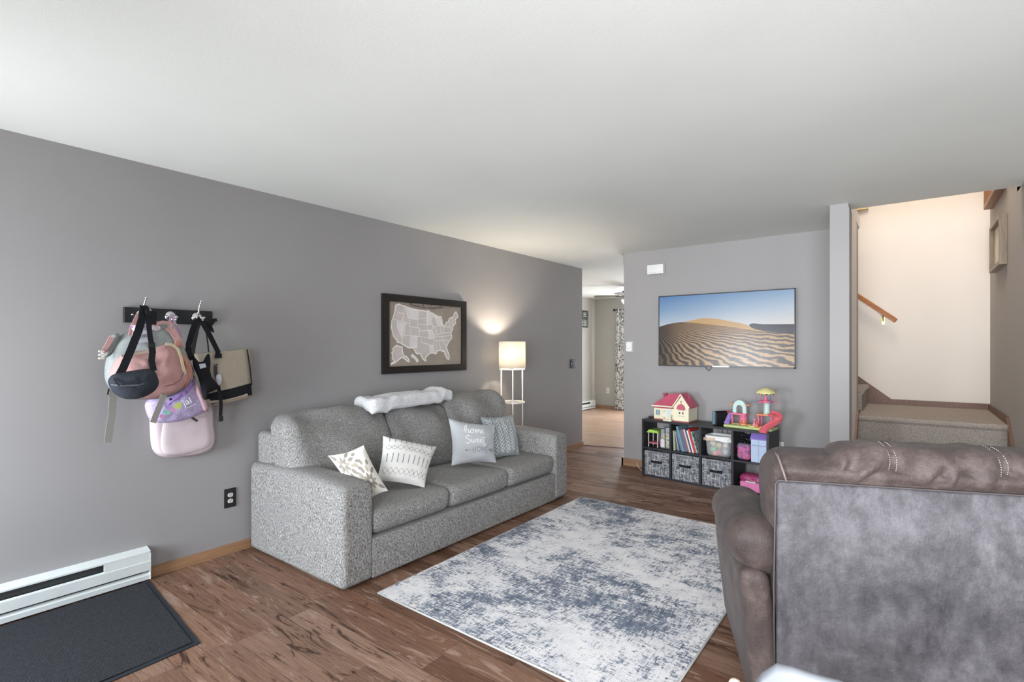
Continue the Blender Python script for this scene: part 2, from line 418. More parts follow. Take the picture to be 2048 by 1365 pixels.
# ------------------------------------------------------------------ staircase
M_CARPET = fabric('stair_carpet', (132, 124, 118), (190, 178, 168), 160, bump=.9, bd=.012, lo=.3, hi=.7)
R_ = .195; st = thing('staircase', (.12, 4.5, 0), 'carpeted staircase turning left at the landing beside the white wall', 'stairs'); st['kind'] = 'structure'
for k in range(1, 5):
    y0 = 4.5 + .26 * (k - 1); y1 = 4.5 + .26 * k if k < 4 else 6.498
    prof = [(y0 + .012, R_ * (k - 1)), (y0 + .012, R_ * k - .05), (y0 - .006, R_ * k - .03), (y0 - .006, R_ * k - .014), (y0 + .006, R_ * k), (y1 + .012 if k < 4 else y1, R_ * k), (y1 + .012 if k < 4 else y1, R_ * (k - 1) if k > 1 else 0)]
    MB().prism([(-.345, y, z) for y, z in prof], (.939, 0, 0)).build('step', M_CARPET, st)
for k in range(5, 14):
    x0 = -.325 - .26 * (k - 5); x1 = x0 - .26
    prof = [(x0 - .012, R_ * (k - 1)), (x0 - .012, R_ * k - .05), (x0 + .008, R_ * k - .03), (x0 + .008, R_ * k - .014), (x0 - .006, R_ * k), (x1 - .012, R_ * k), (x1 - .012, R_ * (k - 1))]
    MB().prism([(x, 5.66, z) for x, z in prof][::-1], (0, .838, 0)).build('step', M_CARPET, st)
# skirt boards
z4 = .78
MB().prism([(.599, 6.498, z4), (.599, 6.498, z4 + .055), (.599, 5.36, z4 + .055), (.599, 4.5, .19), (.599, 4.44, 0), (.599, 4.6, 0)], (-.016, 0, 0)).build('skirt_board', M_DARKWOOD, st)
MB().prism([(-.3515, 5.30, z4), (-.3515, 5.30, z4 + .055), (-.3515, 5.28, z4 + .055), (-.3515, 4.5, .19), (-.3515, 4.44, 0), (-.3515, 4.6, 0)], (.016, 0, 0)).build('skirt_board', M_DARKWOOD, st)
MB().prism([(.58, 6.499, z4), (.58, 6.499, z4 + .055), (-.137, 6.499, z4 + .055), (-.45, 6.499, 1.085), (-2.4, 6.499, 2.55), (-2.4, 6.499, 2.2), (-.45, 6.499, z4)], (0, -.014, 0)).build('skirt_board', M_DARKWOOD, st)
hr = thing('handrail', (-.1, 6.44, 1.62), 'oak handrail end on a brass bracket on the white stair wall', 'handrail')
d = Vector((-.31, 0, .262)).normalized(); p0 = Vector((-.098, 6.425, 1.622))
mb = MB(); mb.sweep([p0 + d * t for t in (0, .01, 2.6)], [(-.018, -.022), (.018, -.022), (.022, .005), (.014, .022), (-.014, .022), (-.022, .005)], (0, 0, 1), smooth=False, scale=[.85, 1, 1]); mb.build('rail', M_RAIL, hr)
mb = MB(); bp = p0 + d * .14
M_BRASS = P((190, 160, 90), .3, 1, var=0)
mb.tube([bp - Vector((0, 0, .02)), bp + Vector((0, 0, -.06)), bp + Vector((0, .05, -.085))], .006); mb.box(bp.x - .012, 6.488, bp.z - .12, bp.x + .012, 6.499, bp.z - .05)
mb.soft((bp.x, bp.y, bp.z - .024), (.035, .03, .01), .004, 2); mb.build('bracket', M_BRASS, hr)

# frames in the stairwell
M_FRG = wood('weathered_frame_wood', (110, 96, 80), (142, 126, 106), 2)
M_FRB = wood('brown_frame_wood', (120, 78, 52), (150, 104, 72), 2)
M_PAPER = P((214, 204, 188), .9)
def side_frame(y0, y1, z0, z1, label, mat, dep=.045, fw=.03):
    t = thing('picture_frame', (.598, (y0 + y1) / 2, z0), label, 'picture frame')
    mb = MB(); X0, X1 = .5985 - dep, .5985
    mb.box(X0, y0, z0, X1, y0 + fw, z1); mb.box(X0, y1 - fw, z0, X1, y1, z1); mb.box(X0, y0 + fw, z0, X1, y1 - fw, z0 + fw); mb.box(X0, y0 + fw, z1 - fw, X1, y1 - fw, z1)
    mb.build('frame', mat, t)
    MB().box(X1 - .012, y0 + fw, z0 + fw, X1 - .004, y1 - fw, z1 - fw).build('picture', M_PAPER, t)
side_frame(5.45, 6.06, 2.00, 2.39, 'grey wooden frame hanging low on the right stairwell wall', M_FRG)
side_frame(5.45, 6.30, 2.60, 3.15, 'brown wooden frame cut off at the top of the right stairwell wall', M_FRB, .06, .035)
t = thing('picture_frame', (-.6, 6.497, 2.79), 'small wooden frame whose lower corner shows above the handrail wall', 'picture frame')
mb = MB(); mb.box(-.95, 6.465, 2.79, -.33, 6.498, 2.805); mb.box(-.95, 6.465, 2.805, -.935, 6.498, 3.2); mb.box(-.345, 6.465, 2.805, -.33, 6.498, 3.2); mb.box(-.95, 6.465, 3.2, -.33, 6.498, 3.215); mb.build('frame', P((214, 190, 140), .5), t)
MB().box(-.935, 6.485, 2.805, -.345, 6.495, 3.2).build('picture', fabric('dark_photo', (70, 56, 44), (140, 116, 90), 30, bump=0), t)

#SECTION_FIXTURES
# ------------------------------------------------------------------ baseboard heaters
M_HEAT = P((226, 230, 228), .4)
def heater(x, y0, y1, h, label, loc_label_cat='heater'):
    t = thing('baseboard_heater', (x, (y0 + y1) / 2, 0), label, 'heater')
    D = .062; z0 = .012; e = .06
    mb = MB()
    # folded sheet-metal sections run along the wall
    def run(prof, a, b): mb.prism([(x + px, a, pz) for px, pz in prof], (0, b - a, 0))
    run([(0, z0), (.004, z0), (.004, h), (0, h)], y0, y1)                                   # back plate
    run([(.004, h), (D, h - .016), (D, h - .024), (D - .003, h - .024), (D - .003, h - .019), (.004, h - .004)][::-1], y0, y1)   # sloping top
    run([(D, h * .34), (D + .002, h * .62), (D - .010, h * .655), (D - .014, h * .645), (D - .004, h * .61), (D - .006, h * .35)][::-1], y0, y1)   # front cover
    run([(D - .012, z0), (D - .004, z0), (D - .002, h * .20), (D - .022, h * .27), (D - .026, h * .26), (D - .012, h * .18)][::-1], y0, y1)     # bottom lip
    mb.build('housing', M_HEAT, t)
    for a in (y0, y1):
        s_ = -1 if a == y1 else 1
        m2 = MB(); m2.prism([(x, a, z0), (x + D, a, z0), (x + D, a, h - .017), (x + .006, a, h - .002), (x, a, h - .002)], (0, s_ * .004, 0))
        m2.box(x + D - .012, min(a, a + s_ * .22), h * .34, x + D - .001, max(a, a + s_ * (.12 if y1 < 5 else .1)), h - .018)
        m2.build('end_cap', M_HEAT, t)
    m3 = MB(); m3.tube([(x + .03, y0 + .06, h * .45), (x + .03, y1 - .06, h * .45)], .008, 6)
    for i in range(int((y1 - y0 - .5) / .02)):
        yy = y0 + .25 + i * .02; m3.box(x + .008, yy, h * .3, x + .046, yy + .001, h * .62)
    m3.box(x + .0045, y0 + .03, .02, x + .006, y1 - .03, h - .01); m3.build('element_dark_back', P((92, 94, 92), .6), t)  # includes a dark sheet that paints the shade behind the slots
heater(-3.56, -.55, 1.112, .19, 'long white baseboard heater on the grey wall behind the black mat')
heater(-5.60, 9.1, 10.28, .185, 'white baseboard heater at the foot of the dining room wall')

# ------------------------------------------------------------------ wall plates
def plate(name, c, n, w_, h_, mat, label, cat, parts):
    """c = centre on the wall, n = wall normal ('x' or 'y-')"""
    t = thing(name, c, label, cat)
    xd, zd = ((Vector((0, 1, 0)) if n == 'x' else Vector((1, 0, 0))), Vector((0, 0, 1)))
    xf = frame_xf(c, xd, zd) if n == 'x' else frame_xf(c, xd, zd)
    mb = MB(); mb.soft((0, 0, .003), (w_, h_, .006), .003, 2, xf=xf); mb.build('plate', mat, t)
    parts(t, xf); return t
def outlet_parts(col_f, col_s):
    def f(t, xf):
        for dy in (-.02, .02):
            mb = MB(); pts = [(.017 * math.cos(a) , max(-.013, min(.013, .017 * math.sin(a))) + dy, .005) for a in [2 * PI * i / 20 for i in range(20)]]
            mb.prism([xf @ Vector(p) for p in pts], (xf.to_3x3() @ Vector((0, 0, .0035))), 0)
            for q in (-.006, .006): mb.box(q - .001, dy - .001, .0085, q + .001, dy + .008, .0092, 1, xf)
            mb.box(-.0022, dy - .009, .0085, .0022, dy - .005, .0092, 1, xf)
            mb.build('socket', [col_f, col_s], t)
        MB().soft((0, 0, .007), (.006, .006, .003), .001, 1, xf=xf).build('screw', M_CHROME, t)
    return f
plate('outlet', (-3.56, 1.581, .365), 'x', .076, .125, M_BLACK, 'black plated power outlet on the grey wall left of the sofa', 'outlet', outlet_parts(P((214, 212, 205), .5), M_BLACK))
plate('outlet', (-.985, 5.53, .39), 'y', .072, .118, M_WHITE, 'white power outlet on the wall just right of the cube shelf', 'outlet', outlet_parts(M_WHITE, M_BLACK))
plate('outlet', (-5.29, 10.40, .40), 'y', .075, .12, M_WHITE, 'white power outlet on the far dining room wall left of the curtain', 'outlet', outlet_parts(P((190, 190, 186), .5), M_BLACK))
def toggles(t, xf):
    for q in (-.046, 0, .046):
        mb = MB(); mb.box(q - .004, -.010, .005, q + .004, .010, .008, 0, xf); mb.prism([xf @ Vector(p) for p in ((q - .0035, -.004, .007), (q + .0035, -.004, .007), (q + .0035, .009, .018), (q - .0035, .009, .018))], xf.to_3x3() @ Vector((0, .005, 0)))
        mb.build('toggle', P((205, 205, 200), .4), t)
plate('light_switch', (-3.56, 5.985, 1.14), 'x', .165, .12, M_BLACK, 'black switch plate with three toggles near the end of the grey wall', 'light switch', toggles)
def thermo(t, xf):
    MB().soft((0, 0, .018), (.074, .108, .028), .006, 2, xf=xf).build('housing', M_WHITE, t)
    MB().lathe([(.022, .03), (.022, .042), (.018, .046), (0.001, .046)], seg=20, xf=xf).build('dial', P((240, 240, 238), .3), t)
plate('thermostat', (-2.535, 5.53, 1.366), 'y', .078, .115, M_WHITE, 'white thermostat with round dial at the left edge of the television wall', 'thermostat', thermo)
t = thing('door_chime', (-2.21, 5.53, 2.16), 'white door chime box high on the television wall near the ceiling', 'door chime')
MB().soft((-2.21, 5.495, 2.218), (.185, .066, .105), .008, 3).build('cover', M_WHITE, t)
for i in range(5): MB().box(-2.27 + i * .03, 5.4605, 2.175, -2.262 + i * .03, 5.463, 2.185).build('sound_slot', P((190, 190, 188), .6), t)

# ------------------------------------------------------------------ framed map
def band(mb, pts, w2, z, m, xf, closed=False):
    """ribbon polyline drawn flat in the xf frame"""
    n = len(pts)
    for i in range(n if closed else n - 1):
        a, b = Vector(pts[i]), Vector(pts[(i + 1) % n]); d = (b - a)
        if d.length < 1e-7: continue
        e = d.normalized() * w2 * .6; nn = Vector((-d.y, d.x)).normalized() * w2; a = a - e; b = b + e
        zz = z + .00004 * (i % 2)
        mb.add([(a.x + nn.x, a.y + nn.y, zz), (a.x - nn.x, a.y - nn.y, zz), (b.x - nn.x, b.y - nn.y, zz), (b.x + nn.x, b.y + nn.y, zz)], [(0, 1, 2, 3)], m, False, xf)
def tri_fill(mb, pts, z, m, xf):
    from mathutils.geometry import tessellate_polygon
    vs = [Vector((p[0], p[1], z)) for p in pts]; mb.add(vs, [tuple(t) for t in tessellate_polygon([vs])], m, False, xf)
t = thing('framed_map', (-3.558, 3.333, 1.13), 'black framed map of the states hanging above the grey sofa', 'picture')
y0, y1, z0, z1 = 2.815, 3.85, 1.131, 1.819; fw = .062; X0, X1 = -3.558, -3.525
def picture_frame_x(t, mat, inset=.03):
    mb = MB()
    for (a, b, c_, d_) in ((y0, y0 + fw, z0, z1), (y1 - fw, y1, z0, z1)):
        mb.box(X0, a, c_, X1, b, d_)
    mb.box(X0, y0 + fw, z0, X1, y1 - fw, z0 + fw); mb.box(X0, y0 + fw, z1 - fw, X1, y1 - fw, z1)
    mb.build('frame', mat, t)
picture_frame_x(t, wood('espresso_frame', (22, 17, 15), (38, 31, 27), 1))
mb = MB(); mb.box(-3.552, y0 + fw, z0 + fw, -3.545, y1 - fw, z1 - fw, 0)
XM = -3.5445
def mp(zx, zy):
    p = at(760 + zx * 180 / 1365, 580 + zy * 180 / 1365, x=-3.535); return (p.y, p.z)
XF = frame_xf((XM, 0, 0), (0, 1, 0), (0, 0, 1))
US = [(245,215),(262,240),(275,222),(285,215),(400,255),(480,285),(600,312),(735,325),(740,310),(760,330),(790,352),(815,358),(835,368),(835,392),(850,392),(875,382),(850,405),(845,425),(870,415),(895,408),(915,402),(940,420),(950,460),(950,500),(965,530),(965,560),(985,548),(1005,530),(1010,498),(1045,485),(1060,437),(1095,420),(1125,410),(1130,380),(1145,340),(1170,340),(1180,370),(1195,405),(1170,430),(1150,455),(1150,480),(1160,505),(1140,525),(1118,550),(1112,600),(1095,625),(1085,655),(1098,690),(1100,725),(1065,775),(1035,825),(1020,855),(1022,890),(1040,940),(1062,1005),(1060,1045),(1045,1058),(1025,1040),(995,985),(982,925),(960,940),(935,920),(905,922),(870,932),(870,965),(840,970),(800,955),(760,968),(710,1018),(700,1050),(705,1078),(680,1070),(655,1045),(620,975),(590,960),(575,975),(545,945),(530,905),(510,882),(440,880),(345,825),(330,808),(275,795),(262,765),(215,705),(200,640),(182,575),(188,480),(205,430),(225,370),(240,290)]
AK = [(270,845),(300,862),(345,865),(352,940),(370,1005),(410,1010),(440,1045),(458,1080),(440,1097),(370,1035),(330,1032),(290,1065),(235,1110),(180,1135),(178,1122),(230,1085),(195,1040),(202,985),(188,960),(212,935),(202,900),(235,860)]
HI = [(480,985),(510,988),(560,1035),(592,1072),(572,1097),(545,1050),(485,1008)]
STATE = [[(275,345),(380,362)],[(385,255),(372,362),(345,470)],[(205,445),(345,478),(460,520)],[(395,262),(412,345),(432,430),(455,435),(585,455)],[(600,315),(585,455),(582,575)],[(455,440),(455,555),(610,585)],[(602,432),(718,435)],[(598,518),(720,532)],[(715,328),(720,435),(722,530),(735,612)],[(612,585),(612,622),(745,620)],[(400,510),(372,690),(475,690)],[(275,470),(270,570),(350,740),(345,810)],[(480,570),(475,690),(455,880)],[(475,692),(610,708),(745,728)],[(612,622),(605,708)],[(575,710),(572,875),(510,875)],[(640,735),(640,800),(760,830)],[(745,620),(752,740)],[(722,530),(800,528),(815,560),(800,610),(735,612)],[(745,615),(800,615),(850,720)],[(752,742),(838,748)],[(755,832),(765,935)],[(765,840),(825,845)],[(838,750),(820,850),(828,935)],[(850,720),(1095,690)],[(838,772),(960,765),(1060,770)],[(905,782),(930,915)],[(870,780),(865,920)],[(960,770),(1010,845)],[(815,560),(850,610),(860,690),(970,650),(985,570)],[(865,555),(875,680)],[(922,575),(930,655)],[(795,440),(812,555),(865,555)],[(735,325),(722,530)],[(985,570),(1065,560),(1085,600)],[(1060,460),(1070,560)],[(1100,425),(1112,545)],[(970,650),(1085,655)],[(930,915),(982,925)]]
for shp in (US, AK, HI):
    pts = [mp(*p) for p in shp]; tri_fill(mb, pts, .0006, 1, XF); band(mb, pts, .005, .0010, 2, XF, True)
for seq in STATE: band(mb, [mp(*p) for p in seq], .0022, .0008, 2, XF)
for poly in ([(400,270),(592,312),(580,450),(435,430),(412,340)],[(280,478),(395,510),(372,600),(350,730),(272,570)],[(482,695),(572,708),(570,870),(460,878)],[(722,330),(760,335),(840,400),(795,440),(790,525),(722,528)],[(748,622),(795,618),(845,720),(838,742),(755,740)],[(765,842),(822,848),(830,930),(862,955),(770,950)],[(845,425),(900,408),(945,470),(955,555),(880,560)]):
    tri_fill(mb, [mp(*p) for p in poly], .0007, 3, XF)
mb.build('map_print', [P((160, 148, 136), .85), P((206, 196, 192), .85), P((246, 242, 236), .8), P((228, 222, 220), .85)], t)
mb = MB()
words_ = [('R', .038), ('ALPH ', .028), ('F', .038), ('AMILY ', .028), ('A', .038), ('DVENTURES', .028)]
full = 'RALPH FAMILY ADVENTURES'
a = mp(462, 262); b_ = mp(965, 300)
xcur = 0; total = b_[0] - a[0]
segs = []
for s_, sz in words_:
    vs, fs = text_mesh(s_, sz, .0004, 'LEFT'); wd = max(v.x for v in vs) + sz * (.3 if s_.endswith(' ') else .06); segs.append((vs, fs, wd)); xcur += wd
k_ = total / xcur; xcur = 0
for vs, fs, wd in segs:
    # the line of text bows upward at both ends
    def bow(v, x0=xcur):
        x = (v.x + x0) * k_; u = x / total - .5
        return Vector((a[0] + x, mp(700, 290)[1] - .0 + .085 * u * u + v.y * .95, v.z + .001))
    mb.add([bow(v) for v in vs], fs, 0, False, XF); xcur += wd
for px in (665, 790):
    q = mp(px, 232); mb.box(q[0] - .006, q[1] - .006, .0005, q[0] + .006, q[1] + .006, .001, 0, XF)
mb.build('lettering', P((60, 54, 50), .8), t)

# ------------------------------------------------------------------ coat rack
t = thing('coat_rack', (-3.558, 1.228, 1.50), 'black wooden coat rack with chrome hooks holding the bags', 'coat rack')
mb = MB(); mb.soft((-3.548, 1.229, 1.546), (.022, .472, .088), .004, 2, smooth=False); mb.build('board', M_BLACK, t)
HOOKS = [1.075, 1.222, 1.367]
for i, yy in enumerate(HOOKS):
    mb = MB(); z = 1.545
    mb.lathe([(.001, .022), (.030, .018), (.031, .013), (.027, .006), (.030, 0)][::-1], (-3.537, yy, z), 20, ax='x')
    if i != 1:
        mb.tube([(-3.52, yy, z), (-3.505, yy + .002, z + .03), (-3.50, yy + .004, z + .06), (-3.488, yy + .006, z + .085), (-3.478, yy + .007, z + .095)], .0055, 8)
        mb.lathe([(.001, -.009), (.009, -.005), (.010, 0), (.009, .005), (.001, .009)], (-3.476, yy + .007, z + .099), 12)
    mb.tube([(-3.52, yy, z), (-3.50, yy, z - .012), (-3.478, yy, z - .030), (-3.452, yy, z - .030), (-3.44, yy, z - .012)], .006, 8)
    mb.lathe([(.001, -.009), (.009, -.005), (.010, 0), (.009, .005), (.001, .009)], (-3.439, yy, z - .006), 12)
    mb.build('hook', M_CHROME, t)
for yy in (1.032, 1.415): MB().lathe([(.006, 0), (.006, .003), (.001, .004)], (-3.537, yy, 1.548), 10, ax='x').build('screw', M_CHROME, t)

#SECTION_BAGS
# ------------------------------------------------------------------ bags on the hooks
NX = (1, 0, 0)
def ol(pts, x): return [at(a, b, x=x) for a, b in pts]
def wrk(amp, s=14, o=0):
    def f(p, sr): return p + Vector((1, 0, 0)) * (nz(p, s, o) * amp * (1 if sr < .97 else .2) + nz(p, s * 2.6, o + 9) * amp * .4 * (1 if sr < .97 else 0))
    return f
PINK = fabric('dusty_pink_canvas', (182, 138, 136), (204, 164, 160), 260, bump=.25)
PINKD = fabric('coral_pink_canvas', (182, 126, 112), (200, 148, 134), 260, bump=.25)
GREYC = fabric('light_grey_canvas', (136, 142, 142), (164, 168, 166), 260, bump=.25)
CREAM = P((206, 190, 162), .7)
SHX = .09
t = thing('backpack', at(300, 790, x=-3.45), 'large pink and grey nappy backpack hanging on the left hook', 'backpack')
mb = MB(); mb.puffy(ol([(262,662),(290,655),(330,650),(352,662),(366,690),(378,718),(384,745),(376,772),(350,790),(310,799),(265,799),(232,790),(212,765),(209,738),(214,712),(222,690),(240,672)], -3.455), NX, .085, .015, 9, 3, .5, fn=wrk(.016)); mb.build('body', GREYC, t)
mb = MB(); mb.puffy(ol([(236,712),(252,704),(280,700),(305,693),(330,686),(348,694),(362,716),(374,744),(372,768),(350,786),(312,797),(268,797),(236,788),(220,768),(220,740)], -3.405), NX, .085, .02, 9, 3.2, .5, fn=wrk(.016, 13, 3)); mb.build('front_pocket', PINK, t)
mb = MB(); mb.puffy(ol([(360,706),(374,716),(384,742),(380,762),(368,778),(362,752),(366,728)], -3.40), NX, .035, .03, 6, 2.5, .5, fn=wrk(.006)); mb.build('side_panel', PINKD, t)
mb = MB()
mb.strap([p + Vector((.088, 0, 0)) for p in ol([(318,689),(332,690),(343,698),(350,716),(355,738),(358,748)], -3.405)], .014, .004, NX); mb.build('zipper', P((196, 184, 150), .5), t)
mb = MB(); mb.strap([p + Vector((.082, 0, 0)) for p in ol([(232,712),(256,708),(285,704),(302,700)], -3.405)], .012, .004, NX); mb.build('zipper', P((196, 178, 156), .5), t)
mb = MB(); mb.strap([p + Vector((.07, 0, 0)) for p in ol([(320,772),(338,768),(352,758),(358,744)], -3.385)], .004, .003, NX); mb.build('piping', P((110, 76, 78), .7), t)
mb = MB(); q = ol([(265,664),(298,659),(303,683),(261,689)], -3.340); mb.prism(q, (.004, 0, 0)); mb.build('name_patch', P((214, 214, 222), .6), t)
vs, fs = text_mesh('HOTBEI', .024, .0005)
mb = MB(); mb.add([Vector((v.x, v.y, v.z)) for v in vs], fs, 0, False, frame_xf(at(281, 677, x=-3.334), (at(296, 673, x=-3.362) - at(268, 679, x=-3.362)), (0, 0, 1))); mb.build('lettering', P((140, 140, 158), .7), t)
# pink top handles
for pts_, nm in (([(262,672),(266,655),(277,632),(287,622),(290,620)], 'handle'), ([(296,620),(302,630),(306,640),(313,655),(316,662)], 'handle')):
    mb = MB(); mb.strap(ol(pts_, -3.40), .026, .006, NX); mb.build(nm, PINK, t)
mb = MB(); mb.strap(ol([(310,648),(326,645),(343,647),(347,652)], -3.40), .018, .006, (1, 0, .3)); mb.build('shoulder_strap', PINK, t)
mb = MB(); mb.strap(ol([(335,655),(346,664),(356,680),(362,694)], -3.375), .034, .008, NX); mb.build('side_flap', PINK, t)
mb = MB(); mb.soft(at(356, 688, x=-3.365), (.008, .034, .030), .003, 2); mb.build('strap_tab', PINKD, t)
mb = MB(); mb.puffy(ol([(238,668),(222,672),(208,695),(201,706),(205,716),(216,712),(230,700),(240,688)], -3.45), NX, .035, .03, 6, 2.5, .5, fn=wrk(.008)); mb.build('side_wing', GREYC, t)
mb = MB(); mb.strap(ol([(224,674),(214,692),(206,706)], -3.41), .022, .006, NX); mb.build('side_flap', PINK, t)
mb = MB(); q = at(203, 710, x=-3.40)
for dz in (-.018, 0, .018): mb.soft(q + Vector((0, 0, dz)), (.012, .026, .010), .003, 2)
mb.build('buckle', P((222, 214, 200), .4), t)
WEB = fabric('grey_webbing', (136, 132, 126), (160, 156, 150), 320, (1, 1, 3), bump=.4)
mb = MB(); mb.strap(ol([(220,780),(226,795),(224,830),(219,860),(216,886)], -3.50), .034, .004, NX); mb.build('webbing_strap', WEB, t)
mb = MB(); mb.strap(ol([(328,790),(322,806),(312,830),(306,846)], -3.345), .030, .004, NX); mb.build('webbing_strap', WEB, t)
mb = MB(); mb.strap(ol([(218,778),(215,790)], -3.47), .006, .004, NX); mb.build('zip_pull', M_BLKFAB, t)
t2 = tag(MB().puffy(ol([(262,652),(272,650),(284,651),(308,654),(320,653),(318,662),(300,658),(285,662),(268,664)], -3.365), NX, .014, .01, 5, 2, .5, fn=wrk(.006, 30)).build('wipes_packet', [fabric('purple_white_wrap', (170, 60, 170), (226, 222, 230), 26, bump=.1, lo=.45, hi=.5)]), 'purple and white packet tucked at the top of the pink backpack', 'packet')

# belt bag
SHX = .135
t = thing('belt_bag', at(265, 800, x=-3.30), 'black belt bag hanging in front of the pink backpack', 'bag')
BG = fabric('charcoal_canvas', (44, 47, 54), (64, 68, 76), 280, bump=.3)
mb = MB(); mb.puffy(ol([(216,762),(225,750),(245,745),(270,741),(295,738),(308,741),(316,756),(318,768),(310,782),(290,794),(268,799),(245,797),(228,787),(219,775)], -3.30), NX, .065, .008, 8, 2.6, .5, fn=wrk(.006, 20)); mb.build('pouch', BG, t)
mb = MB(); mb.strap([p for p in [at(222,770,x=-3.262), at(245,772,x=-3.238), at(275,771,x=-3.234), at(300,765,x=-3.246), at(310,758,x=-3.262)]], .007, .004, NX); mb.build('zipper', P((96, 100, 108), .5), t)
mb = MB(); mb.strap([at(228,757,x=-3.262), at(233,766,x=-3.24), at(239,773,x=-3.235)], .007, .004, NX); mb.build('zip_pull', M_BLACK, t)
mb = MB(); mb.strap(ol([(238,752),(247,735),(262,700),(277,662),(284,638),(286,622)], -3.315)[:-2] + [at(284,638,x=-3.34), at(287,614,x=-3.44)], .036, .004, NX); mb.build('strap', M_BLKFAB, t)
mb = MB(); mb.strap([at(291,612,x=-3.44), at(297,632,x=-3.36), at(298,655,x=-3.32), at(301,680,x=-3.31), at(304,690,x=-3.30)], .024, .004, NX); mb.strap([at(303,686,x=-3.298), at(305,705,x=-3.296), at(303,722,x=-3.296), at(307,742,x=-3.29)], .030, .006, NX); mb.build('strap', M_BLKFAB, t)
mb = MB(); mb.soft(at(302, 636, x=-3.36), (.012, .050, .075), .004, 2); mb.build('strap_pad', M_BLKFAB, t)
mb = MB(); mb.soft(at(303, 692, x=-3.285), (.010, .034, .024), .003, 2); mb.build('slider', M_BLACK, t)

# purple bag
SHX = 0.0
LIL = fabric('lilac_nylon', (176, 160, 204), (202, 190, 222), 90, bump=.12, rough=.55)
t = thing('lilac_bag', at(352, 846, x=-3.44), 'small lilac bag with cartoon print under the pink backpack', 'bag')
mb = MB(); mb.puffy(ol([(388,758),(398,778),(408,798),(417,816),(402,828),(378,838),(350,845),(318,846),(300,840),(292,824),(290,808),(302,796),(330,785),(355,775)], -3.42), NX, .05, .015, 8, 2.6, .5, fn=wrk(.010, 18)); mb.build('body', LIL, t)
mb = MB(); mb.puffy(ol([(388,758),(392,762),(417,816),(408,822),(398,800),(390,780)], -3.385), NX, .02, .02, 4, 2, .5); mb.build('side_gusset', P((192, 160, 166), .6), t)
mb = MB(); mb.puffy(ol([(386,760),(376,768),(352,786),(334,806),(328,816),(340,812),(366,796),(384,778)], -3.385), NX, .018, .02, 5, 2, .5, fn=wrk(.006, 30)); mb.build('top_flap', fabric('violet_nylon', (150, 112, 196), (196, 170, 224), 40, bump=.1), t)
mb = MB(); mb.lathe([(.007, 0), (.007, .004), (.001, .005)], at(341, 799, x=-3.340), 12, ax='x'); mb.build('snap', P((70, 60, 90), .3, .8), t)
XL = frame_xf(at(360, 812, x=-3.338), at(400, 795, x=-3.338) - at(340, 822, x=-3.338), (0, 0, 1))
PR = [P((196, 204, 110), .6), P((150, 200, 190), .6), P((214, 150, 196), .6), P((240, 240, 244), .5), P((196, 156, 216), .6)]
mb = MB()
for cx, cy, r, m in ((-.012, .004, .018, 0), (.002, .008, .012, 0), (-.045, -.004, .014, 2), (-.07, -.006, .016, 1), (-.084, .006, .010, 1), (-.055, .012, .009, 4), (-.105, -.012, .012, 2)):
    mb.lathe([(r, 0), (r * .98, .001), (.001, .0012)], (cx, cy, .001), 14, m, XL, smooth=False)
mb.build('printed_picture', PR, t)
mb = MB(); vs, fs = text_mesh('jal', .055, .0006); mb.add([Vector((v.x + .042, v.y - .012, v.z + .001)) for v in vs], fs, 0, False, XL)
for i in range(9): mb.box(.012 + .008 * i, -.034 + .002 * (i % 3), 0, .016 + .008 * i, -.030 + .002 * (i % 3), .001, 0, XL)
mb.build('lettering', PR[3], t)
mb = MB(); mb.strap([at(346,629,x=-3.43), at(348,642,x=-3.42), at(352,652,x=-3.41), at(358,668,x=-3.40), at(362,690,x=-3.39), at(372,715,x=-3.385), at(386,740,x=-3.38), at(388,760,x=-3.40)], .012, .003, NX); mb.build('strap', P((176, 150, 172), .5), t)
mb = MB(); mb.strap([at(342,629,x=-3.43), at(340,642,x=-3.42), at(341,652,x=-3.41), at(352,648,x=-3.405), at(362,664,x=-3.40), at(361,684,x=-3.39)], .010, .003, NX); mb.build('strap', P((176, 150, 172), .5), t)
mb = MB(); mb.tube([at(383,742,x=-3.375), at(388,750,x=-3.37), at(390,756,x=-3.38)], .004, 6); mb.build('clip', P((196, 184, 130), .3, 1, var=0), t)

# blush flap bag
SHX = -.02
t = thing('blush_bag', at(365, 916, x=-3.50), 'pale blush shoulder bag with rounded bottom, lowest of the hanging bags', 'bag')
BL = P((216, 200, 204), .45)
mb = MB(); mb.puffy(ol([(300,800),(340,795),(400,800),(424,812),(427,850),(430,878),(424,898),(408,908),(375,914),(340,916),(318,912),(304,898),(300,870),(299,840)], -3.505), NX, .035, .02, 8, 7, .45); mb.build('body', BL, t)
mb = MB(); mb.puffy(ol([(322,835),(330,815),(380,806),(418,816),(422,850),(426,880),(418,896),(400,904),(370,911),(338,912),(322,906),(316,888),(318,862)], -3.482), NX, .02, .01, 7, 7, .45, fn=wrk(.003, 10)); mb.build('front_flap', BL, t)
mb = MB(); mb.strap(ol([(396,836),(408,834),(420,832)], -3.437), .006, .002, NX); mb.build('seam', P((190, 176, 182), .6), t)
mb = MB(); mb.strap([at(382,834,x=-3.425), at(390,840,x=-3.425), at(395,843,x=-3.425)], .014, .004, NX); mb.build('buckle_strap', P((70, 66, 64), .5), t)

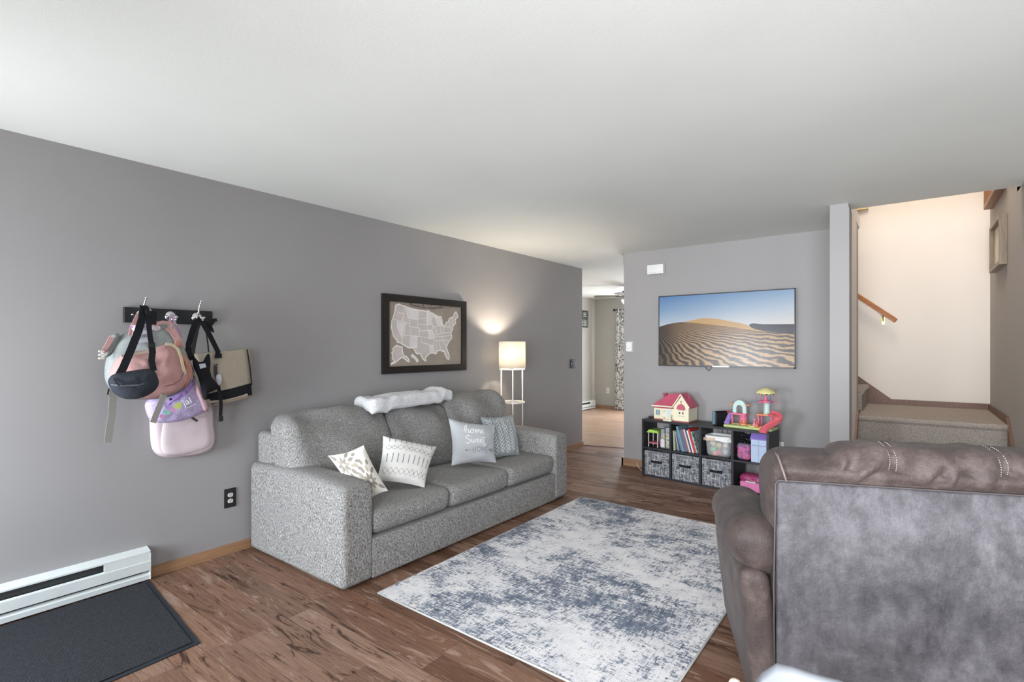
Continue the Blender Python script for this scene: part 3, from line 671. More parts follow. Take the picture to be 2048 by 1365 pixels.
# tote
SHX = 0.0
t = thing('tote_bag', at(455, 812, x=-3.47), 'beige canvas tote with black base hanging from the right hook', 'bag')
TAN = fabric('beige_canvas', (170, 158, 142), (190, 178, 162), 240, bump=.3)
def quad_body(mb, TL, TR, BR, BL_, dep, n=8, amp=.006, m=0, o=0):
    G = []
    for j in range(n + 1):
        for i in range(n + 1):
            u, v = i / n, j / n
            p = (TL * (1 - u) + TR * u) * (1 - v) + (BL_ * (1 - u) + BR * u) * v
            G.append(p)
    vs = [p + Vector((dep * (1 - .0 * 1), 0, 0)) + Vector((amp * nz(p, 9, o) + .012 * math.sin(PI * (k % (n + 1)) / n) * math.sin(PI * (k // (n + 1)) / n), 0, 0)) for k, p in enumerate(G)] + G
    N1 = n + 1; Q = N1 * N1; fs = []
    for j in range(n):
        for i in range(n):
            a = j * N1 + i; fs.append((a, a + N1, a + N1 + 1, a + 1)); fs.append((Q + a, Q + a + 1, Q + a + N1 + 1, Q + a + N1))
    for i in range(n):
        fs.append((i, i + 1, Q + i + 1, Q + i)); b = n * N1 + i; fs.append((b + 1, b, Q + b, Q + b + 1))
        c_ = i * N1; fs.append((c_ + N1, c_, Q + c_, Q + c_ + N1)); d_ = i * N1 + n; fs.append((d_, d_ + N1, Q + d_ + N1, Q + d_))
    mb.add(vs, fs, m, True)
TLp, TRp, BRp, BLp = at(386, 708, x=-3.50), at(484, 699, x=-3.50), at(493, 787, x=-3.50), at(412, 806, x=-3.50)
mb = MB(); quad_body(mb, TLp, TRp, BRp, BLp, .075); mb.build('body', TAN, t)
mb = MB(); quad_body(mb, at(470, 699, x=-3.55), at(494, 699, x=-3.55), at(498, 792, x=-3.55), at(480, 800, x=-3.55), .04); mb.build('rear_panel', fabric('tan_canvas', (176, 156, 136), (196, 176, 156), 240), t)
a_, b2 = TLp.lerp(BLp, .80), TRp.lerp(BRp, .76)
mb = MB(); quad_body(mb, a_ + Vector((.004, 0, 0)), b2 + Vector((.004, 0, 0)), BRp + Vector((.004, 0, -.006)), BLp + Vector((.004, 0, -.006)), .078); mb.build('base_band', M_BLKFAB, t)
mb = MB(); mb.strap([at(411, 806, x=-3.43), at(450, 801, x=-3.43), at(493, 790, x=-3.43)], .028, .03, (1, 0, 1)); mb.build('bottom', TAN, t)
mb = MB(); mb.strap([p + Vector((.084, 0, 0)) for p in (TRp.lerp(TLp, .02), TRp.lerp(BRp, .4), TRp.lerp(BRp, .8))], .006, .006, NX); mb.build('binding', M_BLACK, t)
mb = MB(); mb.strap([at(434,716,x=-3.405), at(436,704,x=-3.405), at(418,668,x=-3.42), at(405,646,x=-3.44), at(398,638,x=-3.445), at(391,648,x=-3.44), at(382,675,x=-3.42), at(374,706,x=-3.41), at(382,716,x=-3.41)], .028, .004, NX); mb.build('handle', M_BLKFAB, t)
mb = MB(); mb.strap([at(400,640,x=-3.47), at(394,660,x=-3.48), at(388,690,x=-3.49), at(385,712,x=-3.49)], .022, .004, NX); mb.strap([at(398,640,x=-3.47), at(412,662,x=-3.48), at(416,690,x=-3.49), at(418,712,x=-3.49)], .008, .003, NX); mb.build('handle', P((52, 48, 50), .7), t)
mb = MB(); mb.soft(at(437, 712, x=-3.402), (.006, .038, .03), .002, 2); mb.build('handle_tab', M_BLKFAB, t)
mb = MB(); mb.strap([at(428,731,x=-3.404), at(436,729,x=-3.404)], .006, .003, NX); mb.strap([at(431,732,x=-3.405), at(432,748,x=-3.403), at(436,762,x=-3.403)], .018, .004, NX); mb.build('side_pocket', P((60, 58, 62), .6), t)
t3 = tag(MB().puffy(ol([(432,752),(440,748),(444,758),(440,772),(434,766)], -3.392), NX, .01, .006, 4, 2, .5, fn=wrk(.006, 60)).build('tissue_wrapper', P((206, 208, 220), .3)), 'crumpled white wrapper tucked into the front of the beige tote', 'wrapper')

# black baby carrier draped over the tote
t = thing('baby_carrier', at(420, 782, x=-3.38), 'black padded carrier strap with white tag hanging over the beige tote', 'bag')
mb = MB(); mb.puffy(ol([(386,712),(392,722),(405,724),(412,712),(418,708),(421,720),(419,740),(424,756),(434,768),(438,776),(428,782),(416,788),(412,800),(406,796),(400,770),(394,750),(386,732)], -3.345), NX, .035, .015, 7, 2.4, .5, fn=wrk(.008, 20), cen=at(408, 752, x=-3.345)); mb.build('pad', M_BLKFAB, t)
mb = MB(); mb.prism([at(398,729,x=-3.308), at(410,727,x=-3.308), at(412,735,x=-3.308), at(400,738,x=-3.308)], (.004, 0, 0)); mb.build('care_tag', P((196, 204, 210), .6), t)
mb = MB(); mb.strap([at(386,720,x=-3.36), at(378,706,x=-3.37), at(377,690,x=-3.39), at(384,664,x=-3.41), at(392,642,x=-3.43)], .030, .006, NX); mb.build('strap', M_BLKFAB, t)
mb = MB(); mb.strap([at(436,772,x=-3.35), at(441,792,x=-3.36), at(442,812,x=-3.38), at(441,832,x=-3.40)], .020, .004, NX); mb.build('strap', M_BLKFAB, t)
mb = MB(); mb.soft(at(441, 838, x=-3.40), (.012, .030, .034), .004, 2); mb.build('buckle', M_BLACK, t)
mb = MB(); mb.strap([at(408,645,x=-3.47), at(420,655,x=-3.50), at(425,664,x=-3.51), at(420,652,x=-3.51), at(428,641,x=-3.51), at(434,640,x=-3.505)], .022, .006, NX); mb.build('strap_end', M_BLKFAB, t)

#SECTION_SOFA
# ------------------------------------------------------------------ sofa
def sofa_mat():
    m = newmat('grey_tweed'); n = N(m)
    v = n.coord(scale=(1, 1, .28)); a_ = n.noise(v, 330, 2, .7); v2 = n.coord(); b_ = n.noise(v2, 600, 2)
    mixv = n.math('ADD', n.math('MULTIPLY', a_, .7), n.math('MULTIPLY', b_, .3))
    col = n.ramp(mixv, [(.39, lin((78, 75, 73))), (.5, lin((138, 136, 134))), (.61, lin((198, 196, 193)))])
    n.l(col, n.b.inputs['Base Color']); n.b.inputs['Roughness'].default_value = .95; n.b.inputs['Specular IOR Level'].default_value = .15
    n.bump(mixv, .7, .006); return m
M_SOFA = sofa_mat()
sofa = thing('sofa', (-2.985, 2.88, 0), 'grey tweed three-seat sofa against the left wall', 'sofa')
YN0, YN1, YF0, YF1 = 1.69, 1.905, 3.845, 4.065
XB, XFR = -3.52, -2.468
mb = MB(); mb.soft(((XB + XFR) / 2 + .005, (YN1 + YF0) / 2, .13), (XFR - XB - .012, YF0 - YN1 + .02, .235), .012, 3); mb.build('base', M_SOFA, sofa)
for (a, b) in ((YN0, YN1), (YF0, YF1)):
    def armfn(p):
        f = max(0, (p.x - .35) / .18); z = p.z - (.012 * f * f if p.z > 0 else 0)
        if p.z > .2: z += .006 * math.cos(p.x * 5) - .02 * max(0, abs(p.y) / .1 - .55)
        return (p.x, p.y + .004 * nz(p, 5) * (1 if abs(p.y) > .05 else 0), z)
    mb = MB(); mb.soft(((XB + XFR) / 2, (a + b) / 2, .302), (XFR - XB, b - a, .585), .035, 6, puff=(0, .006, .008), fn=armfn, rs=4); mb.build('arm', M_SOFA, sofa)
mb = MB(); mb.soft((XB + .105, 2.88, .42), (.21, 2.29, .75), .04, 8); mb.build('back_frame', M_SOFA, sofa)
YC = [YN1, 2.553, 3.20, YF0]
for i in range(3):
    a, b = YC[i], YC[i + 1]; cy = (a + b) / 2
    def sfn(p, s=i):
        z = p.z + .004 * nz(p, 6, s * 3) * (1 if p.z > 0 else 0)
        x = p.x + (.008 * math.sin((p.z) * 20) if p.x > .35 else 0)
        return (x, p.y, z)
    mb = MB(); mb.soft((-2.87, cy, .328), (.80, b - a - .004, .155), .055, 8, puff=(.012, 0, .010), fn=sfn, rs=5); mb.build('seat_cushion', M_SOFA, sofa)
def back_cushion(y0, y1, z0, z1, seed, notch=None):
    cy = (y0 + y1) / 2; W_ = y1 - y0; Hh = z1 - z0; cz = (z0 + z1) / 2
    def f(p):
        x, y, z = p; u = max(0, (z - (-Hh / 2)) / Hh)
        th = 1.0 - .45 * u ** 1.6
        if x > 0: x = x * th
        x = x - .12 * u                                       # leans back against the frame
        front = max(0, min(1, (p.x + .05) / .15))
        # pulled pleats fanning from the top corners, soft sag
        w1 = nz((y * 3.2, z * 1.4, seed), 2.2, seed) * .030 * front
        w2 = .013 * math.sin((y * 13 + z * 22) + seed * 2) * max(0, u - .55) * 2.2 * front
        z2 = z + .018 * nz((y * 2, 0, seed), 3) * max(0, u) - .03 * abs(y / (W_ / 2)) ** 3 * u + w2
        if False:                                             # the end cushions wrap over the arm: cut away below the arm top
            s_ = notch; d_ = (y * s_) - (W_ / 2 - .185)
            if d_ > 0:
                lim = .60 - cz
                z2 = max(z2, lim + .02 * (1 - min(1, d_ / .05)))
        return (x + w1 + w2, y, z2)
    mb = MB(); mb.soft((-3.125, cy, cz), (.30, W_, Hh), .075, 14, puff=(.05, .01, .012), fn=f, rs=5); mb.build('back_cushion', M_SOFA, sofa)
back_cushion(1.735, 2.545, .40, .925, 1, notch=-1)
back_cushion(2.55, 3.195, .40, .885, 2)
back_cushion(3.20, 4.005, .40, .935, 3, notch=1)

# blanket folded over the sofa back
def blanket():
    WH = fabric('white_plush', (204, 203, 205), (228, 227, 229), 90, bump=.8, bd=.006, sheen=.2)
    def f(p):
        x, y, z = p; t_ = (y + .44) / .88
        z += .022 * (t_ - .3) + .014 * math.exp(-((t_ - .88) / .05) ** 2) - .012 * math.exp(-((t_ - .80) / .03) ** 2) - .010 * math.exp(-((t_ - .20) / .03) ** 2)
        if x > 0 and z < 0: z -= .020 * x / .13 * (1 + .6 * (t_ < .2))
        w_ = .006 * math.sin(y * 40 + x * 20) * (math.exp(-(t_ / .16) ** 2) + math.exp(-((1 - t_) / .12) ** 2)) + .010 * nz(p, 8, 3) + .004 * nz(p, 26, 5)
        return (x + w_, y + .012 * nz((x, 0, z), 12, 7), z + w_)
    mb = MB(); mb.soft((-3.205, 2.785, .946), (.25, .85, .090), .040, 34, fn=f, rs=5)
    tag(mb.build('blanket', WH), 'white plush blanket folded over the middle back cushion of the sofa', 'blanket')
blanket()

# throw pillows
class Pillow:
    def __init__(s, TL, TR, BR, BL, th=.07, pinch=.05, seed=0, near=.972):
        cm = Vector((0, 0, CAMZ)); s.TL, s.TR, s.BR, s.BL = [cm + (Vector(q) - cm) * near for q in (TL, TR, BR, BL)]; s.th = th; s.pinch = pinch; s.seed = seed
        s.n = ((s.TR - s.BL).cross(s.TL - s.BR)).normalized()
        if s.n.dot(Vector((0, 0, CAMZ)) - s.BL) < 0: s.n = -s.n
        s.c = (s.TL + s.TR + s.BL + s.BR) / 4
    def S(s, u, v, side=1, lift=0):
        p = (s.BL * (1 - u) + s.BR * u) * (1 - v) + (s.TL * (1 - u) + s.TR * u) * v
        a, b = 2 * u - 1, 2 * v - 1
        k = s.pinch * ((1 - abs(a) ** 2) * abs(b) ** 3 + (1 - abs(b) ** 2) * abs(a) ** 3)
        p = p + (s.c - p) * k * 1.6
        ea, eb = max(0, 1 - abs(a) ** 2.2), max(0, 1 - abs(b) ** 2.2)
        h = s.th * (ea * eb) ** .55
        h += (nz((u * 3, v * 3, s.seed), 1.4) * .010 + nz((u * 8, v * 8, s.seed), 1.0) * .003) * min(1, ea * eb * 6)
        return p + s.n * (side * max(h, 0) * (1 if side > 0 else .55) + lift)
    def mesh(s, mb, n=26, m=0):
        for side in (1, -1):
            vs = [s.S(i / n, j / n, side) for j in range(n + 1) for i in range(n + 1)]
            fs = []
            for j in range(n):
                for i in range(n):
                    a = j * (n + 1) + i; q = (a, a + 1, a + n + 2, a + n + 1); fs.append(q if side == 1 else q[::-1])
            mb.add(vs, fs, m, True)
    def line(s, mb, pts, w_, m=1, closed=False, lift=.0012, step=.02):
        """a ribbon drawn on the front in (u, v)"""
        P_ = [Vector(p) for p in pts]
        if closed: P_.append(P_[0])
        for a, b in zip(P_, P_[1:]):
            d = b - a; L_ = d.length
            if L_ < 1e-6: continue
            k = max(1, int(L_ / step)); nn = Vector((-d.y, d.x)).normalized() * w_ / 2; e = d.normalized() * w_ * .3
            A, B = a - e, b + e; vs = []
            for i in range(k + 1):
                q = A.lerp(B, i / k); vs += [s.S(q.x + nn.x, q.y + nn.y, 1, lift), s.S(q.x - nn.x, q.y - nn.y, 1, lift)]
            mb.add(vs, [(2 * i, 2 * i + 1, 2 * i + 3, 2 * i + 2) for i in range(k)], m, True)
    def blob(s, mb, c, r1, r2, ang, m=1, lift=.0012):
        pts = []
        for i in range(14):
            a = 2 * PI * i / 14; x = r1 * math.cos(a); y = r2 * math.sin(a) * (1 - .25 * math.cos(a))
            pts.append((c[0] + x * math.cos(ang) - y * math.sin(ang), c[1] + x * math.sin(ang) + y * math.cos(ang)))
        if any(not (.01 < p[0] < .99 and .01 < p[1] < .99) for p in pts): return
        vs = [s.S(c[0], c[1], 1, lift)] + [s.S(p[0], p[1], 1, lift) for p in pts]
        mb.add(vs, [(0, i + 1, (i + 1) % 14 + 1) for i in range(14)], m, True)
G_P = 'throw pillows on the grey sofa'
# leaf print
pl = Pillow(at(656, 912, y=1.93), at(727, 891, y=2.06), at(776, 982, y=2.15), at(722, 1012, y=2.0), .065, .05, 1, .955)
mb = MB(); pl.mesh(mb)
for (cx, cy) in ((.28, .74), (.74, .30)):
    for ring, (r, n_, L1, L2) in enumerate(((.105, 8, .070, .034), (.26, 12, .078, .036), (.40, 16, .060, .034))):
        for k in range(n_):
            a = 2 * PI * (k + ring * .5) / n_; pl.blob(mb, (cx + r * math.cos(a), cy + r * math.sin(a)), L1, L2, a, 1 if (k + ring) % 3 else 2, .0012 + .0003 * ring)
tag(mb.build('throw_pillow', [P((226, 221, 210), .8), P((150, 143, 134), .8), P((172, 162, 146), .8)]), 'cream throw pillow with taupe leaf print leaning on the near sofa arm', 'pillow', G_P)
# dashes and zigzags
pl = Pillow(at(766, 872, x=-2.93), at(873, 894, x=-2.78), at(849, 976, x=-2.66), at(753, 962, x=-2.84), .085, .045, 2)
mb = MB(); pl.mesh(mb)
for k in range(9):
    pl.line(mb, [(.10 + .1 * k, .975), (.10 + .1 * k, .86)], .012, 1); pl.line(mb, [(.08 + .1 * k, .56), (.08 + .1 * k, .37)], .014, 1)
for yb, amp in ((.74, .03), (.68, -.03), (.22, .035), (.15, -.035)):
    pl.line(mb, [(.04 + .92 * i / 18, yb + (amp if i % 2 else -amp)) for i in range(19)], .006, 1)
for k in range(8): pl.blob(mb, (.14 + .105 * k, .71), .008, .008, 0); pl.blob(mb, (.14 + .105 * k, .185), .008, .008, 0)
tag(mb.build('throw_pillow', [P((228, 226, 222), .85), P((128, 126, 124), .8)]), 'white throw pillow with grey dashes and zigzag lines in the sofa middle', 'pillow', G_P)
# chevron / arrow pillow behind
pl = Pillow(at(961, 835, x=-3.02), at(1026, 830, x=-2.97), at(1040, 911, x=-2.80), at(985, 919, x=-2.86), .065, .04, 3, .966)
mb = MB(); pl.mesh(mb)
for cc in range(5):
    u0 = .12 + .19 * cc
    for r_ in range(12):
        v0 = .06 + .078 * r_ - (.03 if cc % 2 else 0)
        if .05 < v0 < .88: pl.line(mb, [(u0 - .07, v0 + .085), (u0, v0), (u0 + .07, v0 + .085)], .013, 1)
tag(mb.build('throw_pillow', [P((146, 153, 156), .85), P((238, 240, 238), .8)]), 'pale grey throw pillow with white arrow pattern against the far sofa arm', 'pillow', G_P)
# home sweet home
t = thing('throw_pillow', at(947, 930, z=.41), 'light grey throw pillow lettered home sweet home', 'pillow', group=G_P)
pl = Pillow(at(897, 838, x=-2.985), at(990, 850, x=-2.80), at(993, 926, x=-2.695), at(903, 932, x=-2.90), .085, .06, 4)
mb = MB(); pl.mesh(mb); mb.build('cover', fabric('silver_grey_satin', (170, 171, 175), (184, 185, 188), 200, bump=.1, rough=.6), t)
def strokes(pl, mb, seqs, ox, oy, sx, sy, w_, m=0):
    for q in seqs:
        pts = [Vector((a, b)) for a, b in q]; sm = []
        for i in range(len(pts) - 1):
            a, b, c_, d_ = pts[max(i - 1, 0)], pts[i], pts[i + 1], pts[min(i + 2, len(pts) - 1)]
            for k in range(5):
                t_ = k / 5; sm.append(.5 * ((2 * b) + (c_ - a) * t_ + (2 * a - 5 * b + 4 * c_ - d_) * t_ * t_ + (3 * b - a - 3 * c_ + d_) * t_ ** 3))
        sm.append(pts[-1])
        pl.line(mb, [(ox + p.x * sx, oy + p.y * sy) for p in sm], w_, m, lift=.0018)
mb = MB()
home = [[(0, .2), (.15, .9), (.32, 1.35), (.42, 1.25), (.30, .8), (.18, .0), (.24, .35), (.42, .62), (.52, .5), (.52, .15), (.60, .02), (.75, .2)],
        [(.98, .6), (.80, .45), (.80, .15), (.98, .02), (1.15, .2), (1.15, .48), (.98, .6), (1.1, .62), (1.4, .45)],
        [(1.42, .6), (1.42, .02), (1.50, .4), (1.62, .6), (1.70, .5), (1.70, .05), (1.78, .42), (1.90, .6), (2.0, .5), (2.0, .12), (2.08, .02), (2.2, .2)],
        [(2.2, .25), (2.45, .4), (2.40, .62), (2.26, .55), (2.22, .2), (2.36, .0), (2.6, .15)]]
strokes(pl, mb, home, .25, .68, .165, .15, .014)
sweet = [[(.45, 1.0), (.25, 1.15), (.05, .95), (.15, .65), (.38, .45), (.42, .15), (.2, -.1), (.02, .05)],
         [(.55, .55), (.60, .08), (.75, .12), (.82, .5), (.84, .1), (1.0, .12), (1.08, .55), (1.2, .5)],
         [(1.22, .25), (1.42, .38), (1.38, .6), (1.24, .5), (1.22, .15), (1.35, .0), (1.55, .2)],
         [(1.58, .25), (1.78, .38), (1.74, .6), (1.6, .5), (1.58, .15), (1.7, .0), (1.95, .2)],
         [(2.05, 1.1), (2.0, .4), (1.98, -.3), (2.1, -.45), (2.25, -.1)], [(1.75, .85), (2.3, .95)]]
strokes(pl, mb, sweet, .27, .45, .19, .145, .014)
mb.build('lettering', P((232, 232, 232), .7), t, label='white script lettering')
mb = MB()
def straight(q, ox, oy, sx, sy, w_):
    for s_ in q: pl.line(mb, [(ox + a * sx, oy + b * sy) for a, b in s_], w_, 0, lift=.0018)
straight([[(0, 0), (0, 1)], [(.55, 0), (.55, 1)], [(0, .5), (.55, .5)]], .42, .225, .075, .13, .007)
straight([[(.5, 0), (0, .6), (.05, .95), (.3, 1), (.5, .75), (.7, 1), (.95, .95), (1, .6), (.5, 0)]], .49, .235, .085, .125, .007)
straight([[(0, 0), (0, 1), (.4, .4), (.8, 1), (.8, 0)]], .60, .225, .085, .13, .007)
straight([[(.5, 1), (0, 1), (0, 0), (.5, 0)], [(0, .5), (.4, .5)]], .70, .225, .085, .13, .007)
pl.line(mb, [(.26, .29), (.41, .29)], .006, 0, lift=.0018); pl.line(mb, [(.75, .29), (.90, .29)], .006, 0, lift=.0018)
pl.blob(mb, (.275, .29), .022, .012, 0, 0, .0018)
for k in range(4): pl.line(mb, [(.90 - .03 * k, .33), (.87 - .03 * k, .29), (.90 - .03 * k, .25)], .006, 0, lift=.0018)
mb.build('lettering', P((66, 68, 74), .7), t, label='dark capital lettering with arrow')

# ------------------------------------------------------------------ floor lamp with round shelves
t = thing('floor_lamp', (-3.30, 4.31, 0), 'lit floor lamp with white drum shade and round shelves behind the sofa end', 'lamp')
LX, LY = -3.30, 4.31; M_WM = P((236, 232, 226), .4)
m = newmat('linen_shade'); n = N(m); nt = m.node_tree
tr = n.n('ShaderNodeBsdfTranslucent'); tr.inputs[0].default_value = (*lin((250, 246, 236)), 1); df = n.n('ShaderNodeBsdfDiffuse'); df.inputs[0].default_value = (*lin((245, 240, 230)), 1)
mx = n.n('ShaderNodeMixShader'); mx.inputs[0].default_value = .5; n.l(df.outputs[0], mx.inputs[1]); n.l(tr.outputs[0], mx.inputs[2]); n.l(mx.outputs[0], nt.nodes['Material Output'].inputs[0])
mb = MB(); R0 = .140
seg = 40; ring = lambda r, z: [(LX + r * math.cos(2 * PI * j / seg), LY + r * math.sin(2 * PI * j / seg), z) for j in range(seg)]
vs = ring(R0, 1.145) + ring(R0, 1.418) + ring(R0 - .002, 1.418) + ring(R0 - .002, 1.145)
mb.add(vs, [(k * seg + j, k * seg + (j + 1) % seg, ((k + 1) % 4) * seg + (j + 1) % seg, ((k + 1) % 4) * seg + j) for k in range(4) for j in range(seg)], 0, True)
mb.build('lamp_shade', m, t)
for zz in (1.418, 1.143):
    mb = MB(); mb.tube([(LX + (R0 + .001) * math.cos(a), LY + (R0 + .001) * math.sin(a), zz) for a in [2 * PI * i / 40 for i in range(40)]], .003, 6, closed=True); mb.build('shade_rim', P((216, 208, 196), .6), t)
for a in (math.radians(-50), math.radians(70), math.radians(190)):
    x_, y_ = LX + .130 * math.cos(a), LY + .130 * math.sin(a)
    mb = MB(); mb.tube([(x_, y_, 0), (x_, y_, 1.15)], .0065, 10); mb.build('pole', M_WM, t)
for zz in (.02, .40, .783, 1.128):
    mb = MB()
    if zz > 1: mb.tube([(LX + .132 * math.cos(q), LY + .132 * math.sin(q), zz) for q in [2 * PI * i / 32 for i in range(32)]], .006, 6, closed=True); mb.tube([(LX - .13, LY, zz), (LX + .13, LY, zz)], .005); mb.build('top_ring', M_WM, t)
    else: mb.lathe([(.131, -.008), (.134, -.004), (.134, .006), (.130, .010), (.12, .004)], (LX, LY, zz), 32); mb.build('shelf', M_WM, t)
mb = MB(); mb.lathe([(.012, 0), (.012, .05), (.018, .06), (.018, .08)], (LX, LY, 1.128), 12); mb.build('socket', M_WM, t)
mb = MB(); mb.lathe([(.012, 0), (.02, .02), (.029, .05), (.02, .075), (.001, .082)], (LX, LY, 1.205), 14); bulb = mb.build('bulb', P((255, 226, 190), .4, emit=14, var=0), t)
point('lamp_light', (LX, LY, 1.31), 30, (1.0, .86, .68), .03)

#SECTION_TV
# ------------------------------------------------------------------ television
t = thing('television', (-1.51, 5.52, 1.155), 'wall-mounted flat television showing sand dunes under a blue sky', 'television')
X0_, X1_, Z0_, Z1_ = -2.171, -.843, 1.157, 1.916
mb = MB(); mb.box(X0_, 5.475, Z0_, X1_, 5.495, Z1_); mb.box(X0_ + .2, 5.495, Z0_ + .12, X1_ - .2, 5.528, Z1_ - .15); mb.build('casing', M_BLACK, t)
mb = MB(); b_ = .009
mb.box(X0_, 5.471, Z1_ - b_, X1_, 5.475, Z1_); mb.box(X0_, 5.471, Z0_, X1_, 5.475, Z0_ + .014); mb.box(X0_, 5.471, Z0_, X0_ + b_, 5.475, Z1_); mb.box(X1_ - b_, 5.471, Z0_, X1_, 5.475, Z1_); mb.build('bezel', P((40, 40, 42), .3), t)
mb = MB(); mb.box(-1.60, 5.470, Z0_ + .003, -1.44, 5.4712, Z0_ + .010); mb.build('status_bar', P((200, 204, 210), .2, .6), t)
m = newmat('dune_screen'); n = N(m)
tc = n.n('ShaderNodeTexCoord'); sp = n.n('ShaderNodeSeparateXYZ'); n.l(tc.outputs['Generated'], sp.inputs[0]); U, V = sp.outputs[0], sp.outputs[2]
def fcurve(pts, x):
    fc = n.n('ShaderNodeFloatCurve'); c0 = fc.mapping.curves[0]; c0.points[0].location = pts[0]; c0.points[1].location = pts[-1]
    for p in pts[1:-1]: c0.points.new(*p)
    fc.mapping.update(); n.l(x, fc.inputs[1]); return fc.outputs[0]
h1 = fcurve([(0, .56), (.12, .60), (.25, .635), (.35, .665), (.45, .655), (.58, .605), (.68, .56), (.735, .50), (.8, .47), (1, .42)], U)   # skyline of the near dune
h2 = fcurve([(0, .56), (.14, .615), (.22, .615), (.3, .60), (.45, .565), (.58, .53), (.72, .485), (.85, .455), (1, .42)], U)              # crest where ripples begin
sky = n.mix(fcurve([(0, .1), (1, .95)], U), n.ramp(V, [(.55, lin((196, 212, 226))), (.78, lin((132, 168, 206))), (1, lin((84, 132, 192)))]), n.ramp(V, [(.55, lin((232, 226, 222))), (.78, lin((196, 210, 226))), (1, lin((148, 180, 214)))]))
dx = n.math('ADD', U, .06); dy = n.math('MULTIPLY', n.math('SUBTRACT', .60, V), .62); ang = n.math('ARCTAN2', dy, dx)
nzv = n.noise(n.coord('Generated', (5, 1, 6)), 1.4, 3, .5)
bend = n.math('MULTIPLY', n.math('SUBTRACT', nzv, .5), .22)
ph = n.math('MULTIPLY', n.math('LOGARITHM', n.math('ADD', n.math('MAXIMUM', ang, .001), .10), 2.718), 34.0)
ph = n.math('ADD', ph, n.math('MULTIPLY', bend, 40.0)); ph = n.math('ADD', ph, n.math('MULTIPLY', U, 6.0))
wv = n.math('SINE', n.math('MULTIPLY', ph, 1.6))
amp = fcurve([(0, 1), (.30, .95), (.45, .6), (.56, .3), (.65, .15), (1, .1)], V)
wv = n.math('MULTIPLY', wv, amp)
sand = n.ramp(n.math('ADD', n.math('MULTIPLY', wv, .5), .5), [(.1, lin((62, 44, 34))), (.42, lin((120, 90, 62))), (.65, lin((176, 140, 98))), (1, lin((204, 168, 122)))])
lft = fcurve([(0, .85), (.06, .75), (.18, .35), (.35, .1), (.5, 0), (1, 0)], U)
sand = n.mix(lft, sand, lin((38, 34, 38)))
far = n.mix(n.math('MULTIPLY', n.noise(n.coord('Generated', (9, 1, 3)), 3, 3), .4), lin((214, 172, 112)), lin((176, 134, 84)))
dark = lin((46, 44, 50))
bgd = n.mix(n.math('LESS_THAN', V, fcurve([(0, 0), (.69, .0), (.70, .565), (.8, .56), (1, .553)], U)), sky, dark)
c1 = n.mix(n.math('LESS_THAN', V, h1), bgd, far); c2 = n.mix(n.math('LESS_THAN', V, h2), c1, sand)
n.l(c2, n.b.inputs['Emission Color']); n.b.inputs['Emission Strength'].default_value = .80
n.b.inputs['Base Color'].default_value = (.01, .01, .01, 1); n.b.inputs['Roughness'].default_value = .25
mb = MB(); mb.box(X0_ + b_, 5.472, Z0_ + .014, X1_ - b_, 5.4745, Z1_ - b_); mb.build('screen', m, t)
mb = MB(); mb.tube([at(1410, 733, y=5.50), at(1413, 738, y=5.50), at(1418, 742, y=5.50), at(1422, 737, y=5.50), at(1423, 732, y=5.50)], .003, 6)
tag(mb.build('cable', M_BLACK), 'thin black cable looping below the wall television', 'cable')

#SECTION_SHELF
# ------------------------------------------------------------------ cube shelf (local frame: x along the front, y to the wall)
SRZ = math.radians(-6.0); SO = Vector((-2.245, 5.195, 0)); SW, SD, SH = 1.262, .295, .60
SXF = Matrix.Translation(SO) @ Matrix.Rotation(SRZ, 4, 'Z')
def SL(x, y, z): return SXF @ Vector((x, y, z))
shelf = thing('cube_shelf', SO, 'black cube shelf with eight compartments under the television', 'shelf', SRZ)
M_SH = P((40, 41, 46), .45)
def sb(name, *a):
    MB().box(*a).build(name, M_SH, shelf, world=False)
T_ = .022; cw = (SW - 5 * .020) / 4
sb('top_board', 0, 0, SH - T_, SW, SD, SH); sb('bottom_board', 0, 0, 0, SW, SD, .020)
for k in range(5): x_ = k * (cw + .020); sb('upright', x_, .001, .020, x_ + .020, SD - .001, SH - T_)
for k in range(4): x_ = k * (cw + .020) + .020; sb('middle_board', x_, .002, .292, x_ + cw, SD - .002, .308)
def CX(k, f): return k * (cw + .02) + .02 + f * cw      # x inside compartment k
ZT = .309; ZB = .021
